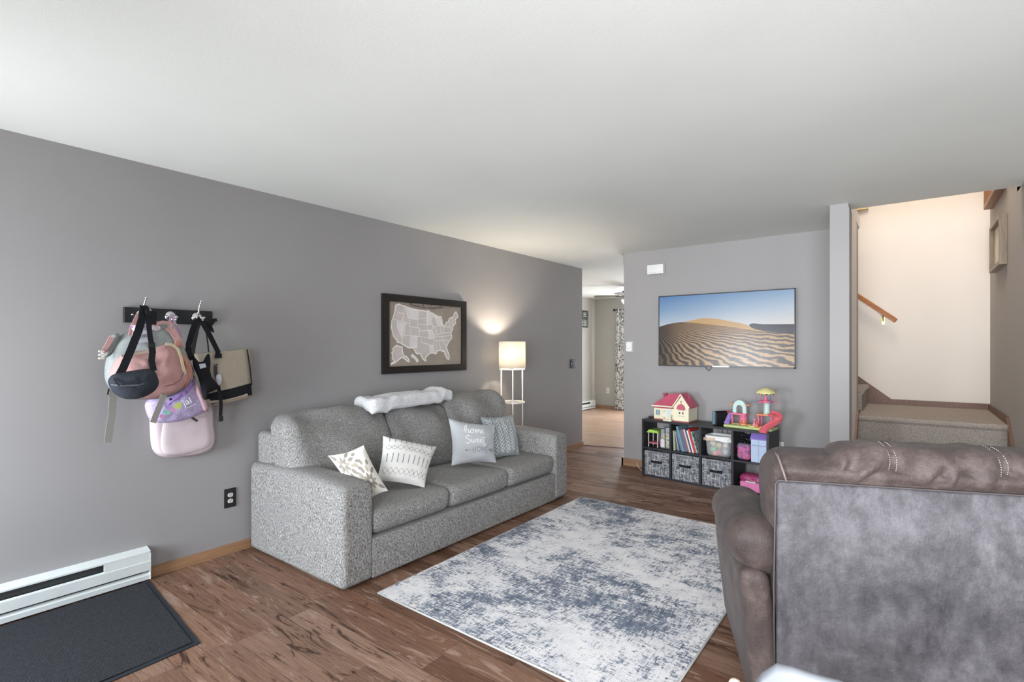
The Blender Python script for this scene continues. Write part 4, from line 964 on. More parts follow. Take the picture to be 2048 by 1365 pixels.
# fabric bins
def bin_mat():
    m = newmat('bin_weave'); n = N(m)
    a = n.noise(n.coord(scale=(1, 1, .08)), 210, 2, .6); b = n.noise(n.coord(scale=(.08, .08, 1)), 210, 2, .6)
    v = n.math('MAXIMUM', a, b)
    n.l(n.ramp(v, [(.46, lin((58, 60, 66))), (.58, lin((128, 130, 136))), (.7, lin((214, 214, 214)))]), n.b.inputs['Base Color']); n.b.inputs['Roughness'].default_value = .95
    n.bump(v, .3, .002); return m
M_BIN = bin_mat()
pos = ['in the first lower cube from the left', 'in the second lower cube between two other bins', 'in the third lower cube beside the pink case']
for k in range(3):
    t = thing('storage_bin', SL(CX(k, .5), .145, ZB), 'grey woven fabric bin ' + pos[k], 'storage bin', SRZ, 'fabric bins in the lower cubes')
    w2 = cw / 2 - .006; h_ = .258 if k != 0 else .25
    mb = MB(); q = .004; Y0, Y1 = -.135, .135
    mb.box(-w2, Y0, 0, w2, Y0 + q, h_); mb.box(-w2, Y1 - q, 0, w2, Y1, h_); mb.box(-w2, Y0 + q, 0, -w2 + q, Y1 - q, h_); mb.box(w2 - q, Y0 + q, 0, w2, Y1 - q, h_); mb.box(-w2 + q, Y0 + q, 0, w2 - q, Y1 - q, q)
    mb.build('bin_body', M_BIN, t, world=False)
    mb = MB(); mb.strap([(-.062, Y0 - .001, h_ * .58), (-.058, Y0 - .005, h_ * .58), (-.02, Y0 - .014, h_ * .575), (.02, Y0 - .014, h_ * .575), (.058, Y0 - .005, h_ * .58), (.062, Y0 - .001, h_ * .58)], .024, .003, (0, -1, .001)); mb.build('handle', M_BLKFAB, t, world=False)

# toy pink house
CRM = P((232, 224, 196), .45); RF = P((190, 84, 108), .45); RFD = P((158, 62, 84), .5)
t = thing('dollhouse', SL(.300, .15, SH), 'cream toy house with a pink roof on the left end of the shelf', 'toy house', SRZ + math.radians(3))
t.scale = (.90, 1, 1.11)
hw, hd, hh = .215, .10, .135          # half width, half depth, wall height
def tb(name, mat, f, parent=None):
    mb = MB(); f(mb); return mb.build(name, mat, parent or t, world=False)
tb('walls', CRM, lambda b: (b.box(-hw, -.085, .010, .045, hd, hh), b.box(.045, -.125, .010, hw, hd, hh), b.prism([(.045, -.125, hh), (hw, -.125, hh), (hw, -.125, hh + .01), (.13, -.125, .238), (.045, -.125, hh + .01)], (0, .06, 0))))
tb('base_plinth', P((150, 76, 74), .5), lambda b: (b.box(-hw - .002, -.087, 0, .045, hd + .002, .012), b.box(.045, -.127, 0, hw + .002, hd + .002, .012)))
def roof(b):
    # main roof: hipped at its left end
    vs = [(-hw - .02, -.10, hh), (hw + .015, -.10, hh), (hw + .015, .115, hh), (-hw - .02, .115, hh), (-.055, .0, hh + .115), (hw - .05, .0, hh + .115)]
    b.add(vs, [(0, 1, 5, 4), (1, 2, 5), (2, 3, 4, 5), (3, 0, 4), (0, 3, 2, 1)], 0)
tb('roof', RF, roof)
def gable(b):
    A = [(.030, hh - .004), (.13, .248), (hw + .018, hh - .004), (hw + .018, hh + .010), (.13, .264), (.030, hh + .010)]
    b.prism([(x_, -.14, z_) for x_, z_ in A], (0, .16, 0))
tb('gable_roof', RF, gable)
tb('gable_trim', CRM, lambda b: (b.strap([(.034, -.141, hh + .003), (.13, -.141, .255)], .010, .004, (0, -1, 0)), b.strap([(.13, -.141, .255), (hw + .014, -.141, hh + .003)], .010, .004, (0, -1, 0)), b.box(-hw - .022, -.103, hh - .008, .034, -.098, hh + .003)))
tb('eave_band', RFD, lambda b: b.box(-hw - .004, -.092, hh - .022, .044, -.085, hh - .012))
def chim(b): b.box(-.135, -.01, hh + .04, -.105, .02, hh + .10); b.box(-.142, -.017, hh + .10, -.098, .027, hh + .112)
tb('chimney', RFD, chim)
tb('front_door', P((206, 214, 214), .4), lambda b: (b.box(-.062, -.090, .020, -.008, -.085, .100),))
tb('door_frame', P((232, 232, 222), .4), lambda b: (b.box(-.068, -.092, .012, -.062, -.085, .106), b.box(-.008, -.092, .012, -.002, -.085, .106), b.box(-.068, -.092, .100, -.002, -.085, .108)))
tb('porch', CRM, lambda b: (b.box(-.085, -.125, 0, .012, -.088, .014), b.box(-.085, -.125, .014, -.078, -.10, .035), b.box(.006, -.125, .014, .012, -.088, .06), b.box(-.012, -.125, .014, .012, -.12, .05)))
for x_ in (-.18, -.152): tb('window', P((120, 150, 160), .3), lambda b, x_=x_: b.box(x_ - .010, -.088, .045, x_ + .010, -.0845, .095))
tb('lattice_window', P((60, 66, 66), .5), lambda b: [b.box(x_ - s_, -.1275, z_ - s_, x_ + s_, -.1245, z_ + s_) for x_, z_, s_ in [(.112, .085, .008), (.150, .085, .008)] + [(xx + dx, .085 + dz, .0035) for xx in (.112, .150) for dx in (-.008, .008) for dz in (-.026, .026)]])
def awn(b): b.prism([(.13 + .048 * math.cos(a), -.125, .118 + .05 * math.sin(a)) for a in [PI * i / 12 for i in range(13)]], (0, -.016, 0))
tb('awning', RF, awn)
tb('weather_vane', P((110, 100, 60), .4), lambda b: (b.box(.128, -.130, .168, .132, -.126, .200), b.box(.120, -.130, .186, .140, -.126, .190)))
tb('lamp_crest', P((190, 186, 166), .5), lambda b: [b.tube([(-.105 + .014 * k, -.087, .095), (-.098 + .014 * k, -.089, .075), (-.091 + .014 * k, -.087, .095)], .0015, 5) for k in range(3)])
mb = MB(); mb.soft((0, 0, .010), (.075, .035, .018), .008, 3); o = mb.build('toy_car', M_BLACK, None, origin=(0, 0, 0)); o.location = SL(.045, .14, SH); o.rotation_euler = (0, 0, SRZ + .2)
tag(o, 'small black gadget beside the left wall of the toy house', 'gadget'); o.name = 'small_remote'
# game console in its dock
t = thing('game_console', SL(.775, .15, SH), 'black handheld console standing in a dock on the shelf', 'game console', SRZ + math.radians(62))
tb('dock', P((26, 27, 30), .4), lambda b: (b.soft((0, .012, .06), (.145, .012, .12), .004, 2), b.soft((0, -.016, .06), (.145, .014, .12), .004, 2), b.soft((0, 0, .006), (.145, .045, .012), .004, 2)))
tb('tablet', P((18, 18, 20), .2), lambda b: b.soft((0, -.002, .075), (.14, .010, .125), .003, 2))
tb('controller', P((96, 128, 140), .45), lambda b: b.soft((-.083, -.002, .072), (.028, .030, .13), .010, 2))
tb('controller', P((196, 50, 62), .45), lambda b: b.soft((.083, -.002, .078), (.026, .024, .118), .009, 2))

# playground toy
GRN = P((190, 206, 138), .5); PK = P((226, 116, 152), .45); ORG = P((232, 152, 104), .45); PUR = P((150, 122, 190), .45); AQ = P((196, 222, 216), .45); CORAL = P((222, 108, 118), .4)
t = thing('toy_playground', SL(1.047, .125, SH), 'pastel toy playground with arch, tower and coral slide on the shelf', 'toy', SRZ - math.radians(2))
tb('green_base', GRN, lambda b: b.soft((.018, -.01, .014), (.435, .19, .026), .012, 3))
tb('yellow_path', P((226, 200, 120), .5), lambda b: (b.soft((.10, -.04, .029), (.15, .07, .008), .004, 2), b.soft((-.05, .02, .029), (.2, .06, .006), .003, 2)))
# left arch house
def arch(b):
    pts = [(.062 * math.cos(a), .055 * math.sin(a)) for a in [PI * i / 14 for i in range(15)]]; inn = [(.030 * math.cos(a), .012 + .03 * math.sin(a)) for a in [PI * i / 14 for i in range(15)]]
    cx, z0 = -.095, .175
    out = [(cx + .062, z0 - .045)] + [(cx + x_, z0 + z_ * 1.45) for x_, z_ in pts] + [(cx - .062, z0 - .045)]
    inw = [(cx - .030, z0 - .045)] + [(cx + x_, z0 - .01 + z_) for x_, z_ in inn[::-1]] + [(cx + .030, z0 - .045)]
    loop = out + inw; b.prism([(x_, .02, z_) for x_, z_ in loop], (0, .03, 0))
tb('arch', AQ, arch)
tb('arch_floor', PK, lambda b: b.soft((-.095, .03, .124), (.145, .10, .016), .005, 2))
for x_ in (-.155, -.035): tb('post', PK, lambda b, x_=x_: b.tube([(x_, 0, .026), (x_, 0, .12)], .008, 8))
tb('drum_door', PK, lambda b: b.lathe([(.034, .026), (.036, .06), (.033, .118)], (-.055, .01, 0), 18))
tb('drum_opening', ORG, lambda b: (b.lathe([(.020, 0), (.016, .006)], (-.040, -.030, .058), 14, ax='y'), b.soft((-.04, -.03, .034), (.045, .02, .016), .005, 2)))
for x_, c_ in ((-.172, ORG), (-.018, ORG)): tb('leaf_wing', c_, lambda b, x_=x_: b.soft((x_, .03, .212), (.04, .04, .012), .005, 2))
tb('purple_chute', PUR, lambda b: b.sweep([(-.175, .02, .125), (-.185, .01, .09), (-.19, -.02, .05), (-.19, -.05, .028)], [(-.022, -.006), (.022, -.006), (.022, .01), (.016, .01), (.016, 0), (-.016, 0), (-.016, .01), (-.022, .01)], (0, -.6, 1)))
# right tower
tb('tower_column', AQ, lambda b: b.lathe([(.032, .145), (.027, .17), (.026, .21), (.028, .25)], (.155, .02, 0), 16))
tb('tower_deck', ORG, lambda b: b.soft((.15, .02, .138), (.15, .10, .014), .005, 2))
for x_, y_ in ((.09, -.02), (.09, .06), (.205, -.02), (.205, .06)): tb('tower_post', PK, lambda b, x_=x_, y_=y_: b.tube([(x_, y_, .026), (x_ + .006, y_, .08), (x_, y_, .135)], .009, 8))
tb('carousel_plate', PK, lambda b: (b.lathe([(.052, .250), (.058, .256), (.058, .264), (.05, .268)], (.145, .02, 0), 20), b.lathe([(.018, .268), (.006, .31), (.004, .345)], (.145, .02, 0), 12)))
def canop(b):
    seg = 32; prof = [(.088, .335), (.078, .352), (.058, .368), (.032, .380), (.010, .386), (.001, .387)]; vs = []
    for i, (r, z) in enumerate(prof):
        for j in range(seg):
            a = 2 * PI * j / seg; rr = r * (1 + .03 * math.cos(8 * a)); zz = z - (.008 * abs(math.sin(4 * a)) if i == 0 else 0); vs.append((.145 + rr * math.cos(a), .02 + rr * math.sin(a), zz))
    b.add(vs, [(i * seg + j, i * seg + (j + 1) % seg, (i + 1) * seg + (j + 1) % seg, (i + 1) * seg + j) for i in range(len(prof) - 1) for j in range(seg)] + [tuple(range(seg))[::-1]], 0, True)
tb('parasol_roof', P((224, 216, 150), .5), canop)
for k in range(6):
    a = 2 * PI * k / 6 + .3
    def sw(b, a=a):
        x_, y_ = .145 + .078 * math.cos(a), .02 + .078 * math.sin(a); b.tube([(x_, y_, .336), (x_, y_, .262)], .002, 5); b.soft((x_, y_, .255), (.026, .026, .010), .004, 2)
    tb('swing_seat', PUR if k % 2 else PK, sw)
def slide(b):
    ctl = [(.185, .0, .150), (.225, -.006, .148), (.262, -.022, .132), (.276, -.045, .108), (.262, -.070, .086), (.232, -.096, .062), (.205, -.120, .038), (.190, -.142, .014), (.184, -.158, -.006)]
    path = []; n0 = len(ctl)
    for i in range(n0 - 1):
        a_, b0, c0, d0 = [Vector(ctl[k]) for k in (max(i - 1, 0), i, i + 1, min(i + 2, n0 - 1))]
        for k in range(4): q = k / 4; path.append(.5 * ((2 * b0) + (c0 - a_) * q + (2 * a_ - 5 * b0 + 4 * c0 - d0) * q * q + (3 * b0 - a_ - 3 * c0 + d0) * q ** 3))
    path.append(Vector(ctl[-1]))
    b.sweep(path, [(-.034, -.004), (.034, -.004), (.036, .018), (.030, .018), (.028, .003), (-.028, .003), (-.030, .018), (-.036, .018)], [(-.1, -.35, 1)] * len(path), smooth=False)
tb('slide', CORAL, slide)
def figurine(loc, col, label, s=1.0):
    o = thing('toy_figure', loc, label, 'toy figure', SRZ)
    mb = MB(); mb.lathe([(.020 * s, 0), (.016 * s, .012 * s), (.008 * s, .030 * s), (.006 * s, .036 * s)], (0, 0, 0), 12); mb.build('body', col, o, world=False)
    mb = MB(); mb.lathe([(.001, -.010 * s), (.009 * s, -.004 * s), (.010 * s, .002 * s), (.007 * s, .009 * s), (.001, .012 * s)], (0, 0, .046 * s), 12); mb.tube([(-.006 * s, 0, .052 * s), (-.009 * s, 0, .066 * s)], .003 * s, 6); mb.tube([(.006 * s, 0, .052 * s), (.009 * s, 0, .066 * s)], .003 * s, 6); mb.build('head', col, o, world=False)
figurine(SL(1.105, .10, SH + .027), P((224, 140, 166), .5), 'pink toy figure standing in the middle of the toy playground', 1.15)
figurine(SL(1.150, .035, SH + .027), P((226, 112, 84), .5), 'orange toy figure at the front edge of the toy playground', 1.0)

# left upper cube: toy bed with green canopy, clear pouch
t = thing('toy_canopy_bed', SL(CX(0, .30), .10, ZT), 'toy bed frame with lime green canopy in the first upper cube', 'toy', SRZ)
tb('toy_canopy', P((168, 208, 92), .5), lambda b: b.prism([(-.075, -.06, .150), (.065, -.06, .150), (.045, -.06, .175), (-.045, -.06, .182)], (0, .13, 0)))
for x_ in (-.055, .048):
    for y_ in (-.05, .05): tb('bed_post', P((206, 190, 186), .5), lambda b, x_=x_, y_=y_: b.box(x_ - .004, y_ - .004, 0, x_ + .004, y_ + .004, .152))
tb('bed_base', P((190, 108, 128), .5), lambda b: b.box(-.055, -.055, .035, .05, .055, .048))
t = thing('clear_pouch', SL(CX(0, .79), .10, ZT), 'clear zip pouch with black edges and patterned things in the first upper cube', 'pouch', SRZ)
CLR = P((235, 238, 240), .12, 0, 0, .28, var=0)
mottle = fabric('mottled_toys', (70, 60, 50), (225, 220, 222), 38, bump=.3, lo=.42, hi=.58, big=18, c3=(178, 168, 84))
tb('contents', mottle, lambda b: b.soft((0, .0, .085), (.100, .11, .15), .03, 6, fn=lambda p: (p.x + .010 * nz(p, 40), p.y + .01 * nz(p, 40, 3), p.z)))
tb('clear_skin', CLR, lambda b: b.soft((0, .0, .115), (.112, .14, .225), .015, 3))
tb('black_edge', M_BLKFAB, lambda b: (b.tube([(-.056, -.07, .20), (.02, -.07, .228), (.056, -.07, .23)], .005, 6), b.tube([(-.056, -.07, .20), (-.056, -.07, .02)], .004, 6), b.tube([(.0, -.072, .22), (.004, -.074, .012)], .004, 6), b.tube([(.056, -.07, .23), (.056, -.07, .012)], .004, 6)))
tb('plush_face', P((214, 206, 212), .8), lambda b: (b.soft((-.028, -.068, .055), (.05, .02, .085), .012, 3), b.soft((-.028, -.076, .085), (.03, .01, .03), .006, 2)))

# books
books = [  # x at shelf (fraction), lean(deg), thickness, height, depth, cover colour, label
    (.045, 3, .016, .205, .19, (176, 182, 150), 'pale green book at the left end of the shelf row'),
    (.155, 8, .010, .200, .18, (150, 160, 182), 'thin blue-grey booklet second in the leaning row'),
    (.215, 12, .008, .212, .19, (128, 134, 150), 'slim grey booklet leaning under the teal book'),
    (.33, 17, .020, .262, .20, (110, 150, 158), 'tall teal book leaning in the shelf row'),
    (.46, 18, .032, .228, .20, (92, 104, 136), 'thick slate blue book in the middle of the leaning row'),
    (.555, 19, .010, .240, .19, (176, 92, 76), 'thin brick red book leaning beside the slate blue book'),
    (.62, 20, .014, .240, .20, (214, 206, 196), 'cream book with dark lines leaning in the row'),
    (.69, 21, .012, .245, .20, (70, 74, 120), 'navy booklet leaning before the white book'),
    (.765, 22, .014, .232, .20, (228, 224, 222), 'white book leaning near the right of the row'),
    (.84, 23, .020, .250, .20, (190, 52, 50), 'bright red book leaning near the right end'),
    (.915, 24, .012, .225, .20, (150, 166, 166), 'picture book with grey-green cover, last on the right')]
xb = .013; prev = None
for f_, ln, th, hh_, dd, col, lab in books:
    ln = 2 if ln == 3 else 10 if ln == 8 else 16.5
    if prev: xb += prev[1] / math.cos(math.radians(prev[0])) + .0025 + hh_ * .97 * max(0, math.tan(math.radians(ln)) - math.tan(math.radians(prev[0]))) * 1.03
    prev = (ln, th)
    t = thing('book', SL(CX(1, 0) + xb + th, .03, ZT), lab, 'book', SRZ, 'books leaning in the second upper cube')
    R = Matrix.Rotation(math.radians(-ln), 4, 'Y'); hh_ = hh_ * .97
    mb = MB(); c_ = P(col, .55)
    mb.box(-th, 0, 0, -th + .0025, dd, hh_, 0, R); mb.box(-.0025, 0, 0, 0, dd, hh_, 0, R); mb.box(-th, -.002, 0, 0, .002, hh_, 0, R)
    zmin = min(v.z for v in mb.v); 
    for v in mb.v: v.z -= zmin
    mb.build('cover', c_ if lab[0] != 'p' or 'picture' not in lab else fabric('picture_cover', (96, 122, 128), (196, 206, 200), 30, bump=0, lo=.4, hi=.6), t, world=False)
    mb = MB(); mb.box(-th + .0026, .0022, .003, -.0026, dd - .003, hh_ - .003, 0, R)
    for v in mb.v: v.z -= zmin
    mb.build('pages', P((226, 220, 206), .9), t, world=False)

# basket of toys
t = thing('plastic_basket', SL(CX(2, .50), .12, ZT), 'translucent white basket with a band handle in the third upper cube', 'basket', SRZ)
BSK = P((232, 232, 230), .35, 0, 0, .22, var=0)
def bask(b):
    n_ = 36; prof = [(.90, .004), (.93, .0), (1.0, .02), (1.06, .10), (1.10, .165)]; vs = []
    def sup(a, r): 
        ca, sa = math.cos(a), math.sin(a); return (r * .115 * math.copysign(abs(ca) ** .45, ca), r * .088 * math.copysign(abs(sa) ** .45, sa))
    for r, z in prof + [(1.085, .165), (1.04, .10), (.98, .022), (.90, .008)]:
        for j in range(n_): x_, y_ = sup(2 * PI * j / n_, r); vs.append((x_, y_, z))
    L = len(prof) + 4
    b.add(vs, [(i * n_ + j, i * n_ + (j + 1) % n_, (i + 1) * n_ + (j + 1) % n_, (i + 1) * n_ + j) for i in range(L - 1) for j in range(n_)] + [tuple(range(n_))[::-1], tuple((L - 1) * n_ + j for j in range(n_))], 0, True)
tb('basket_body', BSK, bask)
def brim(b):
    n_ = 36; vs = []
    for (r, z) in ((1.09, .160), (1.13, .160), (1.14, .196), (1.09, .196)):
        for j in range(n_):
            a = 2 * PI * j / n_; ca, sa = math.cos(a), math.sin(a); vs.append((r * .115 * math.copysign(abs(ca) ** .45, ca), r * .088 * math.copysign(abs(sa) ** .45, sa), z))
    b.add(vs, [(i * n_ + j, i * n_ + (j + 1) % n_, ((i + 1) % 4) * n_ + (j + 1) % n_, ((i + 1) % 4) * n_ + j) for i in range(4) for j in range(n_)], 0, True)
tb('rim', M_WHITE, brim)
tb('band_handle', P((206, 182, 160), .5), lambda b: b.strap([(-.132, -.02, .165), (-.135, -.08, .158), (-.10, -.105, .158), (-.01, -.106, .168)], .026, .004, [(-1, 0, .2), (-1, -.5, .2), (0, -1, .2), (0, -1, .2)]))
tb('band_handle', M_WHITE, lambda b: b.strap([(-.01, -.107, .170), (.10, -.105, .160), (.13, -.08, .160), (.13, -.02, .165)], .026, .004, [(0, -1, .2), (0, -1, .2), (1, -.5, .2), (1, 0, .2)]))
cols = [('green', (112, 196, 144)), ('rose red', (206, 92, 112)), ('yellow', (216, 206, 150)), ('pale blue', (186, 210, 220)), ('white', (226, 224, 218)), ('orange', (230, 150, 120)), ('teal', (150, 190, 190)), ('tan', (206, 180, 150)), ('lilac', (190, 170, 206)), ('cream', (228, 214, 188))]
spots = [(-.045, -.05, .06), (.01, -.05, .035), (.0, -.045, .10), (.065, -.045, .05), (.06, -.03, .11), (-.035, -.045, .022), (-.06, .02, .10), (-.015, .03, .08), (.05, .035, .07), (-.06, -.03, .115)]
for k, ((cn, cc), (cx, cy, cz)) in enumerate(zip(cols, spots)):
    mb = MB(); mb.soft((0, 0, 0), (.052, .044, .044), .014, 2, fn=lambda p, k=k: p * (1 + .3 * nz(p, 60, k))); o = mb.build('toy_piece', P(cc, .5), None, origin=(0, 0, 0))
    o.location = SXF @ Vector((CX(2, .5) + cx, .12 + cy, ZT + cz)); o.rotation_euler = (.2 * k, .3 * k, k)
    tag(o, cn + ' toy piece inside the translucent basket', 'toy', 'toy pieces in the basket')

# bag of purple toys, toy locker
t = thing('toy_bag', SL(CX(3, .255), .10, ZT), 'clear plastic bag of pink and purple toys with gathered black top', 'bag', SRZ)
tb('toys_inside', fabric('pink_purple_toys', (70, 30, 110), (220, 80, 160), 20, bump=.2, lo=.45, hi=.55, big=30, c3=(206, 52, 96)), lambda b: b.soft((0, 0, .072), (.115, .12, .14), .03, 6, fn=lambda p: (p.x + .012 * nz(p, 40), p.y + .012 * nz(p, 40, 3), p.z)))
tb('plastic_skin', P((200, 190, 224), .08, 0, 0, .25, var=0), lambda b: b.soft((0, 0, .08), (.118, .135, .155), .03, 6, fn=lambda p: (p.x + .01 * nz(p, 50), p.y, p.z)))
def gath(b):
    for k in range(16):
        a = 2 * PI * k / 16; r = .055; b.strap([(r * math.cos(a), r * math.sin(a), .145), (.022 * math.cos(a), .022 * math.sin(a), .185), (.04 * math.cos(a) + .01, .03 * math.sin(a), .215 + .012 * (k % 3)), (.055 * math.cos(a) + .02, .035 * math.sin(a), .225 + .01 * (k % 2))], .020, .003, (math.cos(a), math.sin(a), .3))
tb('gathered_top', fabric('black_film', (20, 20, 24), (110, 110, 120), 60, rough=.25, bump=.3, lo=.55, hi=.7), gath)
t = thing('toy_locker', SL(CX(3, .735), .085, ZT), 'pale blue toy wardrobe with purple sloping roof in the right upper cube', 'toy', SRZ)
LB = P((186, 202, 228), .45); LP = P((142, 116, 196), .45)
tb('lower_body', LB, lambda b: b.box(-.066, -.055, 0, .066, .08, .150)); tb('upper_body', LB, lambda b: b.box(-.066, -.055, .156, .066, .08, .205))
tb('middle_ledge', P((160, 166, 206), .45), lambda b: b.box(-.070, -.060, .149, .070, .08, .157))
tb('roof', LP, lambda b: b.prism([(-.072, -.062, .205), (-.072, -.062, .214), (-.072, -.02, .266), (-.072, .08, .266), (-.072, .08, .205)], (.144, 0, 0)))
tb('side_trim', LP, lambda b: b.box(.066, -.05, .0, .070, .08, .2))
tb('door_gap', P((110, 124, 160), .5), lambda b: (b.box(-.001, -.0565, .004, .001, -.0545, .146), b.box(-.001, -.0565, .16, .001, -.0545, .202)))
# pink case
t = thing('toy_case', SL(CX(3, .50), .11, ZB), 'pink case with clear magenta lid in the lower right cube', 'case', SRZ)
tb('case_base', P((226, 128, 178), .4), lambda b: b.soft((0, 0, .048), (.205, .15, .092), .018, 4, fn=lambda p: (p.x * (1 + .6 * p.z), p.y * (1 + .6 * p.z), p.z)))
tb('case_lid', P((196, 70, 130), .08, 0, 0, .55, var=0), lambda b: b.soft((0, 0, .125), (.215, .158, .07), .03, 4, fn=lambda p: (p.x * (1 - 2.2 * max(0, p.z)), p.y * (1 - 2.2 * max(0, p.z)), p.z)))
tb('contents', fabric('case_contents', (140, 40, 96), (230, 210, 224), 40, bump=.2, lo=.45, hi=.55), lambda b: b.soft((0, 0, .112), (.16, .11, .04), .015, 3))
tb('clasp', P((230, 226, 232), .3), lambda b: (b.soft((0, -.083, .098), (.09, .008, .012), .003, 2), b.soft((.112, -.02, .09), (.012, .03, .03), .004, 2)))
# cables behind shelf, cord on floor
for i, pts in enumerate(([at(1442, 845, y=5.50), at(1444, 858, y=5.50), at(1445, 870, y=5.50)], [at(1449, 845, y=5.50), at(1453, 858, y=5.50), at(1458, 875, y=5.50)])):
    pts = [Vector((p.x, 5.50, .62)) if k == 0 else p for k, p in enumerate(pts)] + [Vector((pts[-1].x + .02, 5.50, .1))]
    tag(MB().tube(pts, .003, 6).build('cable', M_BLACK), ('left' if i == 0 else 'right') + ' one of two black cables seen behind the translucent basket', 'cable')
tag(MB().tube([at(1486, 925, y=5.505), at(1485, 935, y=5.505), at(1487, 943, y=5.50), at(1484, 950, y=5.50)], .004, 6).build('charging_cord', P((200, 200, 204), .4)), 'pale cord hanging above the pink case in the lower right cube', 'cable')
tag(MB().tube([Vector((-2.44, 5.505, .05)), at(1277, 935, z=.008), at(1281, 940, z=.006), Vector((-2.262, 5.32, .006)), Vector((-2.25, 5.4, .006))], .003, 6).build('power_cord', M_WHITE), 'white cord on the floor at the left foot of the cube shelf', 'cable')

#SECTION_RUG
# ------------------------------------------------------------------ rug and mat
def rug_mat():
    m = newmat('distressed_rug'); n = N(m); v = n.coord()
    fine = n.noise(n.coord(scale=(1, 1, 1)), 60, 5, .75); hx = n.noise(n.coord(scale=(.3, 2.2, 1)), 60, 5, .8); hy = n.noise(n.coord(scale=(2.2, .3, 1)), 60, 5, .8)
    big = n.noise(n.coord(loc=(3.1, 1.7, 0)), 2.0, 4, .65, .4); mid = n.noise(n.coord(loc=(1, 4, 0), scale=(.8, 1.3, 1)), 9, 4, .65)
    s_ = n.math('ADD', n.math('MULTIPLY', big, .85), n.math('MULTIPLY', mid, .5)); st_ = n.math('ADD', n.math('MULTIPLY', hx, .8), n.math('MULTIPLY', hy, .75)); s_ = n.math('ADD', s_, n.math('ADD', st_, n.math('MULTIPLY', fine, .6)))
    mask = n.ramp(n.math('SUBTRACT', s_, 1.475), [(.25, (0, 0, 0)), (.36, (1, 1, 1))])
    blue = n.ramp(n.noise(v, 26, 4, .7), [(.3, lin((70, 78, 96))), (.55, lin((112, 121, 137))), (.8, lin((160, 167, 178)))])
    cream = n.ramp(n.noise(v, 7, 5, .7), [(.3, lin((208, 206, 209))), (.55, lin((230, 227, 227))), (.8, lin((236, 230, 224)))])
    col = n.mix(mask, cream, blue); speck = n.ramp(n.noise(v, 240, 2, .6), [(.35, (.25,) * 3), (.5, (0, 0, 0))]); col = n.mix(speck, col, lin((150, 152, 160)))
    n.l(col, n.b.inputs['Base Color']); n.b.inputs['Roughness'].default_value = .95; n.b.inputs['Specular IOR Level'].default_value = .1
    n.bump(n.noise(v, 420, 2), .5, .004); return m
rug = thing('rug', (-1.535, 2.93, 0), 'distressed cream and slate blue area rug in the middle of the floor', 'rug')
c4 = [(-2.318, 1.812), (-.735, 1.80), (-.745, 4.055), (-2.345, 4.085)]
mb = MB()
n_ = 24; vs = []
for lay in (1, 0):
    for j in range(n_ + 1):
        for i in range(n_ + 1):
            u, v = i / n_, j / n_; p = Vector((*c4[0], 0)).lerp(Vector((*c4[1], 0)), u).lerp(Vector((*c4[3], 0)).lerp(Vector((*c4[2], 0)), u), v)
            k = .010 + .003 * nz((u * 9, v * 9, 0)) * (1 if j < 2 or i < 2 else .2); vs.append((p.x, p.y, k if lay else .001))
N1 = n_ + 1; Q = N1 * N1; fs = []
for j in range(n_):
    for i in range(n_): a = j * N1 + i; fs.append((a, a + 1, a + N1 + 1, a + N1)); fs.append((Q + a, Q + a + N1, Q + a + N1 + 1, Q + a + 1))
for i in range(n_):
    fs += [(i + 1, i, Q + i, Q + i + 1), (n_ * N1 + i, n_ * N1 + i + 1, Q + n_ * N1 + i + 1, Q + n_ * N1 + i), (i * N1, (i + 1) * N1, Q + (i + 1) * N1, Q + i * N1), ((i + 1) * N1 + n_, i * N1 + n_, Q + i * N1 + n_, Q + (i + 1) * N1 + n_)]
mb.add(vs, fs, 0, False); mb.build('pile', rug_mat(), rug)
mb = MB(); mb.tube([Vector((*p, .006)) for k in range(4) for p in [tuple(Vector(c4[k]).lerp(Vector(c4[(k + 1) % 4]), q)) for q in (0, .25, .5, .75)]], .0055, 6, closed=True); mb.build('bound_edge', P((176, 174, 172), .9), rug)

m = newmat('ribbed_mat'); n = N(m)
wv_ = n.n('ShaderNodeTexWave', bands_direction='X'); wv_.inputs['Scale'].default_value = 24; wv_.inputs['Distortion'].default_value = 1.5; wv_.inputs['Detail Scale'].default_value = 9; n.l(n.coord(), wv_.inputs[0])
nn = n.noise(n.coord(scale=(2.5, .6, 1)), 130, 3, .7); mm = n.math('ADD', n.math('MULTIPLY', wv_.outputs[1], .35), n.math('MULTIPLY', nn, .65))
n.l(n.ramp(mm, [(.3, lin((12, 13, 16))), (.55, lin((26, 28, 33))), (.8, lin((84, 87, 96)))]), n.b.inputs['Base Color']); n.b.inputs['Roughness'].default_value = .95; n.bump(mm, .8, .004)
mat_ = thing('floor_mat', (-3.05, .45, 0), 'charcoal ribbed doormat in front of the baseboard heater', 'doormat')
cm = [(-3.50, 1.105), (-2.578, 1.015), (-2.53, -.50), (-3.49, -.45)]
mb = MB(); mb.prism([(-3.478, 1.078, .001), (-2.603, .990, .001), (-2.557, -.475, .001), (-3.468, -.425, .001)], (0, 0, .008)); mb.build('ribbed_pile', m, mat_)
mb = MB(); mb.prism([(*p, .0005) for p in cm][::-1], (0, 0, .004)); mb.build('rubber_border', P((34, 38, 46), .8), mat_)

